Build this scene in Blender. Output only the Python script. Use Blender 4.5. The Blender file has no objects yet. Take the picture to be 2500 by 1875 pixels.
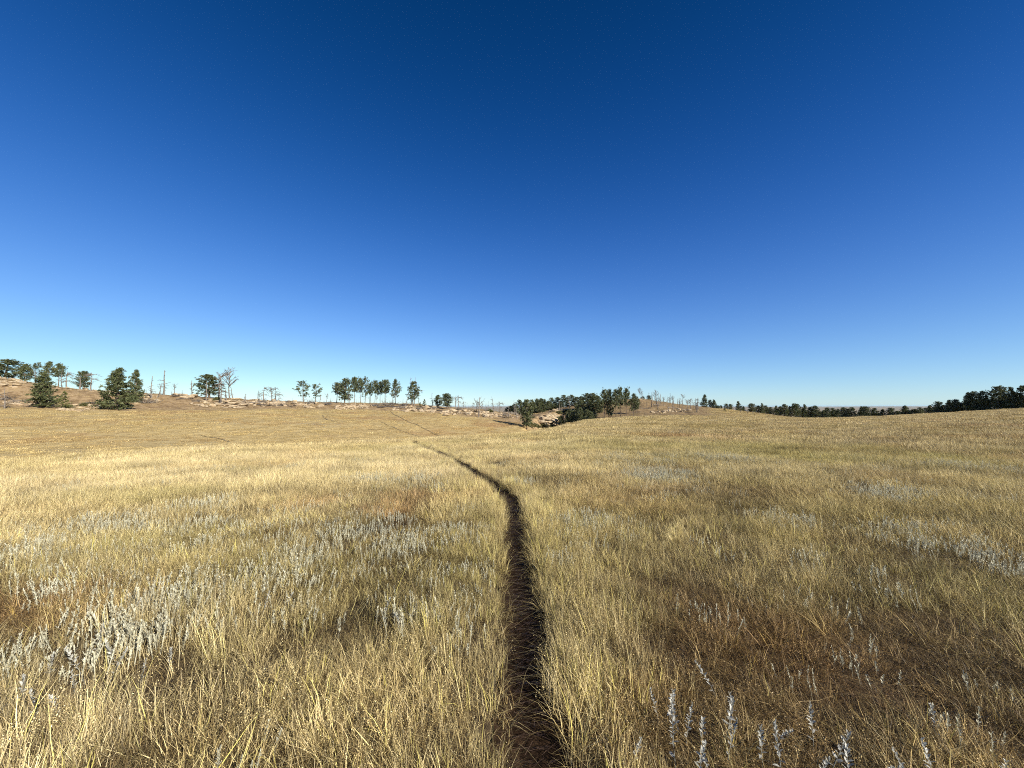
import bpy, math, random
import numpy as np
from mathutils import Vector, Matrix

# ------------------------------------------------------------------ camera, sky, sun, exposure
SC = bpy.context.scene
COL = SC.collection
EYE = 1.55
PITCH = math.radians(3.2)
FPX = 939.0
cam = bpy.data.cameras.new('camera')
cam.sensor_width = 36.0
cam.lens = 36.0 * FPX / 2500.0
cam.clip_start = 0.05
cam.clip_end = 80000.0
camo = bpy.data.objects.new('camera', cam)
COL.objects.link(camo)
camo.location = (0, 0, EYE)
camo.rotation_euler = (math.radians(90) + PITCH, 0, 0)
SC.camera = camo

EXPO = 1.0
SUN_EL, SUN_AZ = math.radians(26), math.radians(132)
world = bpy.data.worlds.new('World')
SC.world = world
world.use_nodes = True
wt = world.node_tree


def mth(nt, op, a, b=None, c=None):
    n = nt.nodes.new('ShaderNodeMath')
    n.operation = op
    for i, v in enumerate((a, b, c)):
        if v is None:
            continue
        if isinstance(v, (int, float)):
            n.inputs[i].default_value = v
        else:
            nt.links.new(v, n.inputs[i])
    return n.outputs[0]


sky = wt.nodes.new('ShaderNodeTexSky')
sky.sky_type = 'NISHITA'
sky.sun_disc = False
sky.sun_elevation = SUN_EL
sky.sun_rotation = SUN_AZ
sky.altitude = 1200
sky.ozone_density = 3
sky.dust_density = 0.2
tc = wt.nodes.new('ShaderNodeTexCoord')
sxyz = wt.nodes.new('ShaderNodeSeparateXYZ')
wt.links.new(tc.outputs['Generated'], sxyz.inputs[0])
elv = mth(wt, 'MAXIMUM', sxyz.outputs[2], 0.0)
sep = wt.nodes.new('ShaderNodeSeparateColor')
wt.links.new(sky.outputs[0], sep.inputs[0])
comb = wt.nodes.new('ShaderNodeCombineColor')
for i, (k, c1, c2, c0) in enumerate(((0.834, -1.777, -4.56, -1.99), (0.711, -1.94, -.44, -1.50), (0.54, -.03, -2.0, -1.04))):
    p = mth(wt, 'POWER', sep.outputs[i], k)
    q = mth(wt, 'MULTIPLY_ADD', mth(wt, 'MULTIPLY_ADD', elv, c2, c1), elv, c0)
    r = mth(wt, 'MULTIPLY', p, mth(wt, 'EXPONENT', q))
    r = mth(wt, 'MULTIPLY', mth(wt, 'MINIMUM', r, 1.1), 10.0)
    wt.links.new(r, comb.inputs[i])
bg = wt.nodes['Background']
wt.links.new(comb.outputs[0], bg.inputs[0])
bg.inputs[1].default_value = 0.1 * 2 ** -EXPO

sl = bpy.data.lights.new('sun', 'SUN')
sl.energy = 5.0
sl.angle = math.radians(0.53)
sl.color = (1.0, 0.92, 0.79)
suno = bpy.data.objects.new('sun', sl)
COL.objects.link(suno)
sd = Vector((math.sin(SUN_AZ) * math.cos(SUN_EL), math.cos(SUN_AZ) * math.cos(SUN_EL), math.sin(SUN_EL)))
suno.rotation_euler = sd.to_track_quat('Z', 'Y').to_euler()
suno.location = (20, -20, 30)

SC.view_settings.view_transform = 'Standard'
SC.view_settings.look = 'None'
SC.view_settings.exposure = EXPO
SC.view_settings.gamma = 1.0
SC.render.engine = 'CYCLES'
SC.cycles.use_denoising = False
SC.cycles.adaptive_threshold = 0.02
world.cycles.sampling_method = 'NONE'
SC.cycles.max_bounces = 4
SC.cycles.diffuse_bounces = 2
SC.cycles.glossy_bounces = 1
SC.cycles.transmission_bounces = 3
SC.cycles.transparent_max_bounces = 4
SC.cycles.volume_bounces = 0
SC.cycles.filter_width = 1.05
SC.cycles.sample_clamp_indirect = 4

rng = np.random.default_rng(11)
random.seed(5)

# ------------------------------------------------------------------ helpers


def new_mesh(name, verts, faces, attrs=None, smooth=False):
    """verts (n,3); faces: (m,k) array or list of arrays"""
    me = bpy.data.meshes.new(name)
    verts = np.asarray(verts, dtype=np.float32)
    fl = faces if isinstance(faces, list) else [faces]
    fl = [np.asarray(f, dtype=np.int32) for f in fl if len(f)]
    me.vertices.add(len(verts))
    me.vertices.foreach_set('co', verts.ravel())
    tot = np.concatenate([np.full(len(f), f.shape[1], np.int32) for f in fl])
    idx = np.concatenate([f.ravel() for f in fl])
    me.loops.add(len(idx))
    me.loops.foreach_set('vertex_index', idx)
    me.polygons.add(len(tot))
    st = np.zeros(len(tot), np.int32)
    st[1:] = np.cumsum(tot)[:-1]
    me.polygons.foreach_set('loop_start', st)
    me.polygons.foreach_set('loop_total', tot)
    if smooth:
        me.polygons.foreach_set('use_smooth', np.ones(len(tot), bool))
    for k, a in (attrs or {}).items():
        a = np.asarray(a, dtype=np.float32)
        if a.ndim == 1:
            at = me.attributes.new(k, 'FLOAT', 'POINT')
            at.data.foreach_set('value', a)
        else:
            at = me.attributes.new(k, 'FLOAT_VECTOR', 'POINT')
            at.data.foreach_set('vector', a.ravel())
    me.update(calc_edges=True)
    return me


def obj(name, me, mat=None, parent=None, **props):
    o = bpy.data.objects.new(name, me)
    COL.objects.link(o)
    if mat is not None and not me.materials:
        me.materials.append(mat)
    if parent is not None:
        o.parent = parent
    for k, v in props.items():
        if v is not None:
            o[k] = v
    return o


def thing(name, label, category, loc, rotz=0.0, scale=1.0, group=None):
    o = bpy.data.objects.new(name, None)
    o.empty_display_size = 0.2
    COL.objects.link(o)
    o.location = loc
    o.rotation_euler = (0, 0, rotz)
    o.scale = (scale, scale, scale) if isinstance(scale, (int, float)) else scale
    o['label'] = label
    o['category'] = category
    if group:
        o['group'] = group
    return o


def vnoise(x, y, seed=0):
    x = np.asarray(x, float); y = np.asarray(y, float)
    xi = np.floor(x).astype(np.int64); yi = np.floor(y).astype(np.int64)
    xf = x - xi; yf = y - yi
    u = xf * xf * (3 - 2 * xf); v = yf * yf * (3 - 2 * yf)

    def h(a, b):
        n = (a * 374761393 + b * 668265263 + seed * 974634777) & 0xFFFFFFFF
        n = ((n ^ (n >> 13)) * 1274126177) & 0xFFFFFFFF
        n = (n ^ (n >> 16)) & 0xFFFF
        return n / 65535.0
    a = h(xi, yi); b = h(xi + 1, yi); c = h(xi, yi + 1); d = h(xi + 1, yi + 1)
    return (a * (1 - u) + b * u) * (1 - v) + (c * (1 - u) + d * u) * v


def fbm(x, y, oct=4, seed=0):
    s = 0.0; a = 0.5; t = 0.0
    for i in range(oct):
        s = s + a * vnoise(x, y, seed + i * 17); t += a
        x = np.asarray(x) * 2.03 + 3.1; y = np.asarray(y) * 2.03 + 7.7; a *= 0.5
    return s / t


def sstep(a, b, x):
    t = np.clip((x - a) / (b - a), 0, 1)
    return t * t * (3 - 2 * t)


# ------------------------------------------------------------------ terrain profile
# columns of the terrain by bearing: (bearing key, [(distance ahead, height) ...]), same knots in every column:
# near, near, brow of the meadow, fall, valley, rise, rise, top of the grass, rock, ridge, back of ridge, land beyond ...
FARK = [(1200, -28), (3500, -62), (9000, -75), (30000, -70)]
PROF = {
    -300: [(6, -.08), (11, -.42), (16, -1.05), (27, -2.9), (34, -3.7), (46, -3.6), (68, -1.0), (92, 1.6), (104, 4.2), (118, 11.6), (126, 12.2), (320, 6)],
    0:    [(6, -.08), (11, -.42), (18, -1.15), (29, -3.05), (37, -3.9), (48, -3.9), (70, -1.6), (94, 1.2), (105, 3.2), (119, 9.6), (127, 10.4), (320, 5)],
    180:  [(6, -.08), (11, -.38), (19, -1.05), (31, -2.95), (39, -3.9), (50, -4.0), (75, -1.6), (98, .5), (108, 2.2), (121, 6.6), (129, 7.1), (320, 3)],
    450:  [(6, -.08), (12, -.34), (21, -.95), (34, -2.95), (43, -4.1), (55, -4.3), (80, -2.0), (110, .3), (122, 2.0), (135, 4.9), (143, 5.2), (320, 1)],
    700:  [(6, -.08), (12, -.32), (24, -1.0), (38, -3.15), (48, -4.5), (62, -4.8), (90, -2.4), (128, .4), (140, 1.7), (152, 3.1), (160, 3.2), (320, -1)],
    1000: [(6, -.08), (13, -.28), (29, -1.17), (45, -3.6), (56, -5.0), (72, -5.3), (100, -3.2), (138, -.3), (150, 1.0), (162, 2.3), (170, 2.3), (320, -4)],
    1180: [(6, -.07), (15, -.33), (40, -1.69), (55, -4.0), (66, -5.2), (85, -5.4), (105, -4.6), (125, -2.6), (140, -1.2), (158, -.4), (170, -.4), (320, -6)],
    1280: [(6, -.06), (18, -.38), (58, -2.77), (70, -4.6), (84, -5.9), (98, -6.0), (108, -5.3), (117, -4.3), (126, -4.4), (140, -4.2), (165, -3.5), (320, -8)],
    1318: [(6, -.06), (20, -.40), (66, -2.90), (80, -4.5), (95, -6.4), (112, -7.8), (130, -8.0), (141, -7.3), (148, -3.0), (156, -1.8), (175, -1.8), (320, -8)],
    1342: [(6, -.06), (22, -.42), (70, -3.00), (85, -4.8), (100, -7.0), (120, -8.6), (140, -8.8), (150, -7.4), (157, -2.6), (166, -1.2), (182, -1.0), (320, -8)],
    1370: [(6, -.06), (24, -.44), (76, -3.10), (90, -5.0), (106, -7.6), (125, -8.8), (148, -8.4), (160, -5.4), (168, -1.6), (178, .4), (195, .6), (320, -6)],
    1450: [(6, -.05), (28, -.46), (100, -2.2), (108, -3.2), (118, -4.0), (128, -3.8), (142, -2.4), (158, -.4), (172, 1.6), (188, 3.2), (205, 3.2), (320, -3)],
    1560: [(6, -.05), (30, -.46), (112, -1.6), (120, -1.9), (128, -1.9), (138, -1.4), (150, 0.0), (164, 2.0), (178, 4.0), (192, 5.1), (206, 5.2), (320, 0)],
    1650: [(6, -.05), (30, -.48), (116, -1.5), (124, -1.7), (132, -1.7), (142, -1.3), (155, -.5), (168, .5), (182, 1.5), (196, 2.3), (210, 2.3), (320, -2)],
    1750: [(6, -.05), (30, -.52), (118, -1.9), (128, -2.0), (138, -1.9), (148, -1.6), (160, -1.3), (172, -.8), (186, -.2), (200, .2), (214, .0), (320, -6)],
    1850: [(6, -.05), (30, -.55), (120, -2.1), (132, -2.3), (144, -2.4), (156, -2.5), (168, -2.5), (180, -2.5), (196, -2.5), (212, -2.6), (226, -2.9), (330, -9)],
    1960: [(6, -.05), (30, -.55), (118, -2.4), (132, -2.8), (146, -3.2), (158, -3.7), (170, -4.4), (182, -5.0), (196, -5.6), (212, -6.2), (230, -7.0), (340, -13)],
    2060: [(6, -.05), (30, -.52), (112, -2.1), (126, -2.6), (138, -3.0), (150, -3.6), (162, -4.3), (176, -5.2), (192, -6.2), (210, -7.2), (230, -8.2), (340, -14)],
    2280: [(6, -.04), (30, -.34), (100, -.8), (112, -.9), (122, -1.15), (134, -1.6), (146, -2.2), (160, -3.0), (180, -4.0), (200, -5.0), (225, -6.0), (340, -12)],
    2500: [(6, -.03), (30, -.12), (80, .25), (94, .45), (106, .6), (116, .6), (128, .5), (142, .2), (165, -.6), (190, -1.6), (220, -3.0), (340, -8)],
    2800: [(6, -.02), (30, .0), (70, .6), (84, .9), (96, 1.1), (108, 1.3), (122, 1.4), (138, 1.3), (165, .8), (190, 0), (220, -1.0), (340, -6)],
}
UK = np.array(sorted(PROF), float)
KD = np.array([[0.0] + [p[0] for p in PROF[int(u)]] + [f[0] for f in FARK] for u in UK])
KZ = np.array([[0.0] + [p[1] for p in PROF[int(u)]] + [f[1] for f in FARK] for u in UK])


def knots(u):
    d = np.array([np.interp(u, UK, KD[:, k]) for k in range(KD.shape[1])])
    z = np.array([np.interp(u, UK, KZ[:, k]) for k in range(KZ.shape[1])])
    return d, z


def pchip(xk, yk, x):
    h = np.diff(xk); dl = np.diff(yk) / h
    m = np.zeros_like(yk)
    w1 = 2 * h[1:] + h[:-1]; w2 = h[1:] + 2 * h[:-1]
    ok = dl[:-1] * dl[1:] > 0
    with np.errstate(divide='ignore', invalid='ignore'):
        hm = (w1 + w2) / (w1 / dl[:-1] + w2 / dl[1:])
    m[1:-1] = np.where(ok, hm, 0)
    m[0] = dl[0]; m[-1] = dl[-1]
    i = np.clip(np.searchsorted(xk, x) - 1, 0, len(xk) - 2)
    t = (x - xk[i]) / h[i]
    return ((1 + 2 * t) * (1 - t) ** 2 * yk[i] + t * (1 - t) ** 2 * h[i] * m[i]
            + t * t * (3 - 2 * t) * yk[i + 1] + t * t * (t - 1) * h[i] * m[i + 1])


AZL = math.radians(62)
NA, ND = 900, 1400
TAZ = np.linspace(-AZL, AZL, NA)
TLMAX = math.log(1 + 30000 / 4.0)
TD = 4.0 * (np.exp(np.linspace(0, TLMAX, ND)) - 1)
TAB = np.zeros((NA, ND)); RID = np.zeros((NA, 3))
for _i, _a in enumerate(TAZ):
    _u = 1250 + FPX * math.tan(_a)
    _kd, _kz = knots(_u)
    TAB[_i] = pchip(_kd, _kz, TD)
    RID[_i] = (_kd[8], _kd[10], _kd[3])       # grass top, ridge, brow distance
_k = np.exp(-np.linspace(-2, 2, 15) ** 2); _k /= _k.sum()
_pad = np.pad(TAB, ((7, 7), (0, 0)), mode='edge')
TAB = sum(_k[j] * _pad[j:j + NA] for j in range(15))


def polar(x, y):
    x = np.asarray(x, float); y = np.asarray(y, float)
    r = np.hypot(x, y); az = np.arctan2(x, y)
    ac = np.clip(az, -AZL, AZL)
    return r * np.cos(ac), ac, az, r


def tab(ac, dep):
    fi = (ac + AZL) / (2 * AZL) * (NA - 1)
    fj = np.log(1 + np.minimum(dep, 29999) / 4.0) / TLMAX * (ND - 1)
    i = np.clip(fi.astype(int), 0, NA - 2); j = np.clip(fj.astype(int), 0, ND - 2)
    a = fi - i; b = fj - j
    return (TAB[i, j] * (1 - a) * (1 - b) + TAB[i + 1, j] * a * (1 - b) + TAB[i, j + 1] * (1 - a) * b + TAB[i + 1, j + 1] * a * b)


def rocky(x, y):
    """1 on the stony ridge, 0 on the grass"""
    dep, ac, az, r = polar(x, y)
    i = np.clip(((ac + AZL) / (2 * AZL) * (NA - 1)).astype(int), 0, NA - 1)
    n = fbm(np.asarray(x) / 9, np.asarray(y) / 9, 3, 5) - .5
    g = RID[i, 0] + n * 9
    m = sstep(g - 3, g + 3, dep)
    left = 1 - sstep(math.radians(5), math.radians(9), ac)
    bu = 1250 + FPX * np.tan(ac)
    burned = sstep(1470, 1540, bu) * (1 - sstep(1690, 1760, bu + n * 60)) * sstep(120, 128, dep + n * 14)
    gully = sstep(1275, 1300, bu) * (1 - sstep(1430, 1500, bu)) * sstep(110, 122, dep + n * 10)
    return np.clip(m * left + burned + gully, 0, 1)


def height(x, y, path=True):
    x = np.asarray(x, float); y = np.asarray(y, float)
    dep, ac, az, r = polar(x, y)
    h = tab(ac, dep)
    w = 0.5 * sstep(math.radians(100), math.radians(180), np.abs(az))
    h = h * (1 - w) + w * tab(-ac, dep)
    h = h + (fbm(x / 1.3, y / 1.3, 3, 3) - .5) * .07 * sstep(.5, 3, r)
    h = h + (fbm(x / 11, y / 11, 3, 9) - .5) * .5 * sstep(18, 60, r)
    rk = rocky(x, y) * (1 - sstep(320, 400, r))
    h = h + rk * (np.abs(fbm(x / 5, y / 5, 4, 21) - .5) * 1.6 - .25)
    far = sstep(500, 3000, r)
    h = h + far * (fbm(x / 2600, y / 2600, 4, 31) - .5) * 34 + sstep(9000, 16000, r) * (fbm(x / 5200, y / 5200, 3, 41) - .45) * 90
    if path:
        d = path_dist(x, y)
        h = h - .055 * (1 - sstep(.10, .24, d)) * (1 - sstep(12, 18, r))
    return h


def ray(u, v):
    b = 937.5 - v
    return (u - 1250.0), FPX * math.cos(PITCH) - b * math.sin(PITCH), FPX * math.sin(PITCH) + b * math.cos(PITCH)


def at_ground(u, v, lift=0.0):
    x, y, z = ray(u, v)
    d = np.exp(np.linspace(math.log(.8), math.log(400), 2500))
    hz = EYE + d * z / y
    g = height(d * x / y, d, False) + lift
    k = np.argmax(hz <= g)
    if hz[k] > g[k]:
        k = len(d) - 1
    return d[k] * x / y, d[k]


def at_depth(u, d):
    return d * (u - 1250.0) / (FPX * math.cos(PITCH) + 0.0), d


def z_at(u, v, d):
    x, y, z = ray(u, v)
    return EYE + d * z / y


# ------------------------------------------------------------------ the trodden path (centre line)
PATH_UV = [(1322, 1990), (1316, 1900), (1308, 1800), (1300, 1700), (1290, 1590), (1280, 1500), (1270, 1420), (1264, 1340), (1262, 1285), (1257, 1243),
           (1240, 1215), (1208, 1187), (1172, 1164), (1138, 1142), (1108, 1124), (1080, 1110), (1054, 1101), (1032, 1093), (1018, 1087), (1010, 1082), (1012, 1078)]
PATH = None


def path_dist(x, y):
    if PATH is None:
        return np.full(np.shape(x), 99.0)
    x = np.asarray(x, float); y = np.asarray(y, float)
    out = np.full(x.shape, 99.0)
    near = (y < 40) & (y > -8) & (np.abs(x) < 14)
    if near.any():
        px = x[near]; py = y[near]
        best = np.full(px.shape, 99.0)
        for (ax, ay), (bx, by) in zip(PATH[:-1], PATH[1:]):
            vx, vy = bx - ax, by - ay
            t = np.clip(((px - ax) * vx + (py - ay) * vy) / (vx * vx + vy * vy + 1e-9), 0, 1)
            best = np.minimum(best, np.hypot(px - ax - t * vx, py - ay - t * vy))
        out[near] = best
    return out


_pp = [at_ground(u, v) for u, v in PATH_UV]
_pp = [(_pp[0][0] + .35, -7.0), (_pp[0][0] + .12, -2.0), (_pp[0][0] + .02, .4)] + _pp
_pp.append((_pp[-1][0] + .6, _pp[-1][1] + 3.5))
_t = np.arange(len(_pp)); _tt = np.linspace(0, len(_pp) - 1, 150)
_px = np.interp(_tt, _t, [p[0] for p in _pp]); _py = np.interp(_tt, _t, [p[1] for p in _pp])
_kk = np.ones(7) / 7
for _ in range(2):
    _px[3:-3] = np.convolve(_px, _kk, 'valid'); _py[3:-3] = np.convolve(_py, _kk, 'valid')
PATH = list(zip(_px, _py))

# ------------------------------------------------------------------ materials


def nodes_mat(name):
    m = bpy.data.materials.new(name)
    m.use_nodes = True
    nt = m.node_tree
    b = nt.nodes['Principled BSDF']
    return m, nt, b


def N(nt, typ, **kw):
    n = nt.nodes.new(typ)
    for k, v in kw.items():
        setattr(n, k, v)
    return n


def ramp(nt, fac, stops):
    r = N(nt, 'ShaderNodeValToRGB')
    while len(r.color_ramp.elements) < len(stops):
        r.color_ramp.elements.new(.5)
    for e, (p, c) in zip(r.color_ramp.elements, stops):
        e.position = p; e.color = (*c, 1)
    nt.links.new(fac, r.inputs[0])
    return r.outputs[0]


def noise(nt, scale, detail=4, vec=None, rough=.6, dim='3D'):
    n = N(nt, 'ShaderNodeTexNoise')
    n.inputs['Scale'].default_value = scale; n.inputs['Detail'].default_value = detail; n.inputs['Roughness'].default_value = rough
    if vec is not None:
        nt.links.new(vec, n.inputs['Vector'])
    return n.outputs['Fac']


def mix(nt, fac, a, b, typ='MIX'):
    n = N(nt, 'ShaderNodeMix', data_type='RGBA', blend_type=typ)
    for i, v in ((0, fac), (6, a), (7, b)):
        if isinstance(v, (int, float)):
            n.inputs[i].default_value = v
        elif isinstance(v, tuple):
            n.inputs[i].default_value = (*v, 1)
        else:
            nt.links.new(v, n.inputs[i])
    return n.outputs[2]


def bump(nt, b, h, strength, dist):
    n = N(nt, 'ShaderNodeBump')
    n.inputs['Strength'].default_value = strength; n.inputs['Distance'].default_value = dist
    nt.links.new(h, n.inputs['Height']); nt.links.new(n.outputs[0], b.inputs['Normal'])


def attr(nt, name, typ='GEOMETRY'):
    return N(nt, 'ShaderNodeAttribute', attribute_name=name, attribute_type=typ)


def leafy(name, stops, translucent=.25, tinted=True, rough=.5, spec=.25):
    """thin plant tissue: colour from the per-blade value 'bc', times the stand's tint"""
    m, nt, b = nodes_mat(name)
    c = ramp(nt, attr(nt, 'bc').outputs['Fac'], stops)
    if tinted:
        c = mix(nt, 1.0, c, attr(nt, 'tint', 'INSTANCER').outputs['Vector'], 'MULTIPLY')
        c = mix(nt, 1.0, c, attr(nt, 'lv').outputs['Color'], 'MULTIPLY')
    nt.links.new(c, b.inputs['Base Color'])
    b.inputs['Roughness'].default_value = rough
    b.inputs['Specular IOR Level'].default_value = spec
    tr = N(nt, 'ShaderNodeBsdfTranslucent')
    nt.links.new(c, tr.inputs[0])
    mx = N(nt, 'ShaderNodeMixShader')
    mx.inputs[0].default_value = translucent
    nt.links.new(b.outputs[0], mx.inputs[1]); nt.links.new(tr.outputs[0], mx.inputs[2])
    nt.links.new(mx.outputs[0], nt.nodes['Material Output'].inputs[0])
    return m


M = {}
M['grass'] = leafy('dry_grass', [(0, (.10, .07, .04)), (.25, (.31, .245, .115)), (.6, (.60, .51, .27)), (.8, (.76, .67, .44)), (1, (.52, .48, .14))], .2)
M['sage'] = leafy('sage_leaf', [(0, (.31, .30, .22)), (.5, (.50, .49, .38)), (1, (.70, .68, .55))], .2)
M['sage_own'] = leafy('sage_leaf_near', [(0, (.20, .20, .17)), (.5, (.32, .32, .28)), (1, (.47, .47, .43))], .2, False)
M['needle'] = leafy('pine_needles', [(0, (.045, .058, .026)), (.5, (.095, .112, .048)), (1, (.155, .165, .078))], .18, False, .45, .3)
M['needle2'] = leafy('pine_needles_yellowish', [(0, (.05, .06, .02)), (.5, (.10, .115, .035)), (1, (.17, .17, .06))], .18, False, .45, .3)

m, nt, b = nodes_mat('bark'); M['bark'] = m
_v = N(nt, 'ShaderNodeTexCoord').outputs['Object']
nt.links.new(ramp(nt, noise(nt, 6, 5, _v), [(.3, (.05, .038, .03)), (.7, (.16, .115, .08))]), b.inputs['Base Color']); b.inputs['Roughness'].default_value = .9
m, nt, b = nodes_mat('dead_wood'); M['dead'] = m
_v = N(nt, 'ShaderNodeTexCoord').outputs['Object']
nt.links.new(ramp(nt, noise(nt, 3, 5, _v), [(.3, (.06, .05, .044)), (.5, (.14, .12, .10)), (.75, (.26, .225, .19))]), b.inputs['Base Color']); b.inputs['Roughness'].default_value = .85
m, nt, b = nodes_mat('charred_wood'); M['char'] = m
_v = N(nt, 'ShaderNodeTexCoord').outputs['Object']
nt.links.new(ramp(nt, noise(nt, 3, 5, _v), [(.35, (.025, .021, .02)), (.7, (.12, .10, .085))]), b.inputs['Base Color']); b.inputs['Roughness'].default_value = .85

m, nt, b = nodes_mat('sandstone'); M['rock'] = m
_v = N(nt, 'ShaderNodeNewGeometry').outputs['Position']
_c = ramp(nt, noise(nt, .9, 6, _v), [(.28, (.20, .14, .085)), (.45, (.33, .25, .155)), (.62, (.43, .355, .24)), (.8, (.32, .23, .135))])
_c = mix(nt, ramp(nt, noise(nt, 4, 4, _v), [(.48, (0, 0, 0)), (.7, (.7, .7, .7))]), _c, (.11, .09, .07))
nt.links.new(_c, b.inputs['Base Color']); b.inputs['Roughness'].default_value = .9
bump(nt, b, noise(nt, 3.5, 6, _v), .8, .25)

m, nt, b = nodes_mat('path_soil'); M['soil'] = m
_v = N(nt, 'ShaderNodeTexCoord').outputs['Object']
_c = ramp(nt, noise(nt, 22, 6, _v, .7), [(.3, (.010, .006, .0035)), (.55, (.032, .019, .011)), (.8, (.085, .053, .031))])
nt.links.new(_c, b.inputs['Base Color']); b.inputs['Roughness'].default_value = .95; b.inputs['Specular IOR Level'].default_value = .05
bump(nt, b, noise(nt, 40, 5, _v, .7), 1.0, .02)

m, nt, b = nodes_mat('trail_soil'); M['trail'] = m
nt.links.new(ramp(nt, noise(nt, 1.5, 4, N(nt, 'ShaderNodeTexCoord').outputs['Object']), [(.3, (.14, .105, .055)), (.7, (.26, .20, .10))]), b.inputs['Base Color']); b.inputs['Roughness'].default_value = .95

# ground: soil and litter between the plants, turf on the slopes, stony soil on the ridge, plains far off
m, nt, b = nodes_mat('ground'); M['ground'] = m
_v = N(nt, 'ShaderNodeNewGeometry').outputs['Position']
soil = ramp(nt, noise(nt, 16, 6, _v, .7), [(.3, (.035, .025, .016)), (.55, (.085, .062, .036)), (.8, (.18, .135, .07))])
turf = ramp(nt, noise(nt, .6, 7, _v, .75), [(.3, (.20, .145, .065)), (.5, (.37, .285, .135)), (.7, (.50, .405, .21))])
turf = mix(nt, ramp(nt, noise(nt, .06, 4, _v), [(.52, (0, 0, 0)), (.68, (.75, .75, .75))]), turf, (.25, .14, .07))
stony = ramp(nt, noise(nt, .55, 7, _v, .75), [(.3, (.07, .045, .026)), (.45, (.19, .13, .07)), (.55, (.32, .235, .14)), (.66, (.22, .165, .07)), (.78, (.10, .075, .04))])
plain = ramp(nt, noise(nt, .0011, 6, _v, .7), [(.3, (.13, .12, .085)), (.5, (.25, .20, .13)), (.7, (.40, .32, .21))])
c = mix(nt, attr(nt, 'turf').outputs['Fac'], soil, turf)
c = mix(nt, attr(nt, 'stony').outputs['Fac'], c, stony)
c = mix(nt, attr(nt, 'burned').outputs['Fac'], c, ramp(nt, noise(nt, .5, 6, _v, .7), [(.3, (.10, .07, .04)), (.6, (.23, .165, .09)), (.8, (.32, .24, .14))]))  # burned-hill brown, also used to paint the shade of the gully bank
c = mix(nt, attr(nt, 'plain').outputs['Fac'], c, plain)
nt.links.new(c, b.inputs['Base Color']); b.inputs['Roughness'].default_value = 1.0
b.inputs['Specular IOR Level'].default_value = .1
bump(nt, b, noise(nt, 9, 6, _v, .7), .6, .06)

# ------------------------------------------------------------------ ground sheet (rings around the viewpoint, out past the horizon)
_r = np.concatenate([[.02], np.geomspace(.4, 15, 190), np.geomspace(15, 400, 200)[1:], np.geomspace(400, 29000, 50)[1:]])
_a = np.radians(np.concatenate([np.arange(-66, 66, .2), np.arange(66, 294, 2.0)]))
RR, AA = np.meshgrid(_r, _a, indexing='ij')
GX = (RR * np.sin(AA)).ravel(); GY = (RR * np.cos(AA)).ravel()
GZ = height(GX, GY)
nr, na = RR.shape
_i, _j = np.meshgrid(np.arange(nr - 1), np.arange(na), indexing='ij')
_f = np.stack([_i * na + _j, _i * na + (_j + 1) % na, (_i + 1) * na + (_j + 1) % na, (_i + 1) * na + _j], -1).reshape(-1, 4)[:, ::-1]
_rr = RR.ravel()
_bu = 1250 + FPX * np.tan(np.clip(AA.ravel(), -AZL, AZL))
_dep = polar(GX, GY)[0]
_nz = fbm(GX / 12, GY / 12, 3, 77) - .5
ST = rocky(GX, GY)
BURN_SHADE = sstep(1340, 1362, _bu + _nz * 12) * (1 - sstep(1690, 1800, _bu + _nz * 90)) * sstep(112, 124, _dep + _nz * 10) * (1 - sstep(400, 600, _rr))  # burned hill, plus the gully bank where this colour stands in for shade
_gl = sstep(1340, 1362, _bu) * (1 - sstep(1430, 1500, _bu))
ST = ST * (1 - .85 * _gl)
gme = new_mesh('ground', np.stack([GX, GY, GZ], 1), _f, {
    'turf': sstep(9, 45, _rr), 'stony': ST * .95, 'burned': BURN_SHADE, 'plain': sstep(330, 900, _rr)}, smooth=True)
obj('ground', gme, M['ground'], kind='structure')


def strip(name, pts, width, lift, mat, uneven=0.0, cols=7, path=True, taper=True):
    pts = np.array(pts); n = len(pts)
    t = np.gradient(pts, axis=0); t /= np.linalg.norm(t, axis=1)[:, None] + 1e-9
    nn = np.stack([t[:, 1], -t[:, 0]], 1)
    s = np.linspace(-1, 1, cols)
    w = width * (1 + uneven * (fbm(np.arange(n) * .35, np.zeros(n), 3, 8) - .5))
    if taper:
        w = w * np.minimum(1, np.linspace(0, 1, n) * 12 + .15) * np.minimum(1, np.linspace(1, 0, n) * 12 + .15)
    X = pts[:, None, 0] + nn[:, None, 0] * s[None] * w[:, None]; Y = pts[:, None, 1] + nn[:, None, 1] * s[None] * w[:, None]
    Z = height(X.ravel(), Y.ravel(), path).reshape(X.shape) + lift
    if path:
        Z = Z + (fbm(X * 9, Y * 6, 3, 55) - .5) * .03 + (fbm(X * 30, Y * 12, 2, 57) - .5) * .012
    V = np.stack([X, Y, Z], -1).reshape(-1, 3)
    i, j = np.meshgrid(np.arange(n - 1), np.arange(cols - 1), indexing='ij')
    F = np.stack([i * cols + j, i * cols + j + 1, (i + 1) * cols + j + 1, (i + 1) * cols + j], -1).reshape(-1, 4)
    return obj(name, new_mesh(name, V, F, smooth=True), mat, kind='structure')


_d = np.concatenate([[0], np.cumsum(np.hypot(np.diff(_px), np.diff(_py)))])
_s = np.arange(0, _d[-1], .07)
PATHF = np.stack([np.interp(_s, _d, _px), np.interp(_s, _d, _py)], 1)
p_ = strip('path', PATHF, np.interp(PATHF[:, 1], [0, 8, 16, 30], [.205, .20, .17, .16]), .014, M['soil'], .5, 9)
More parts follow.
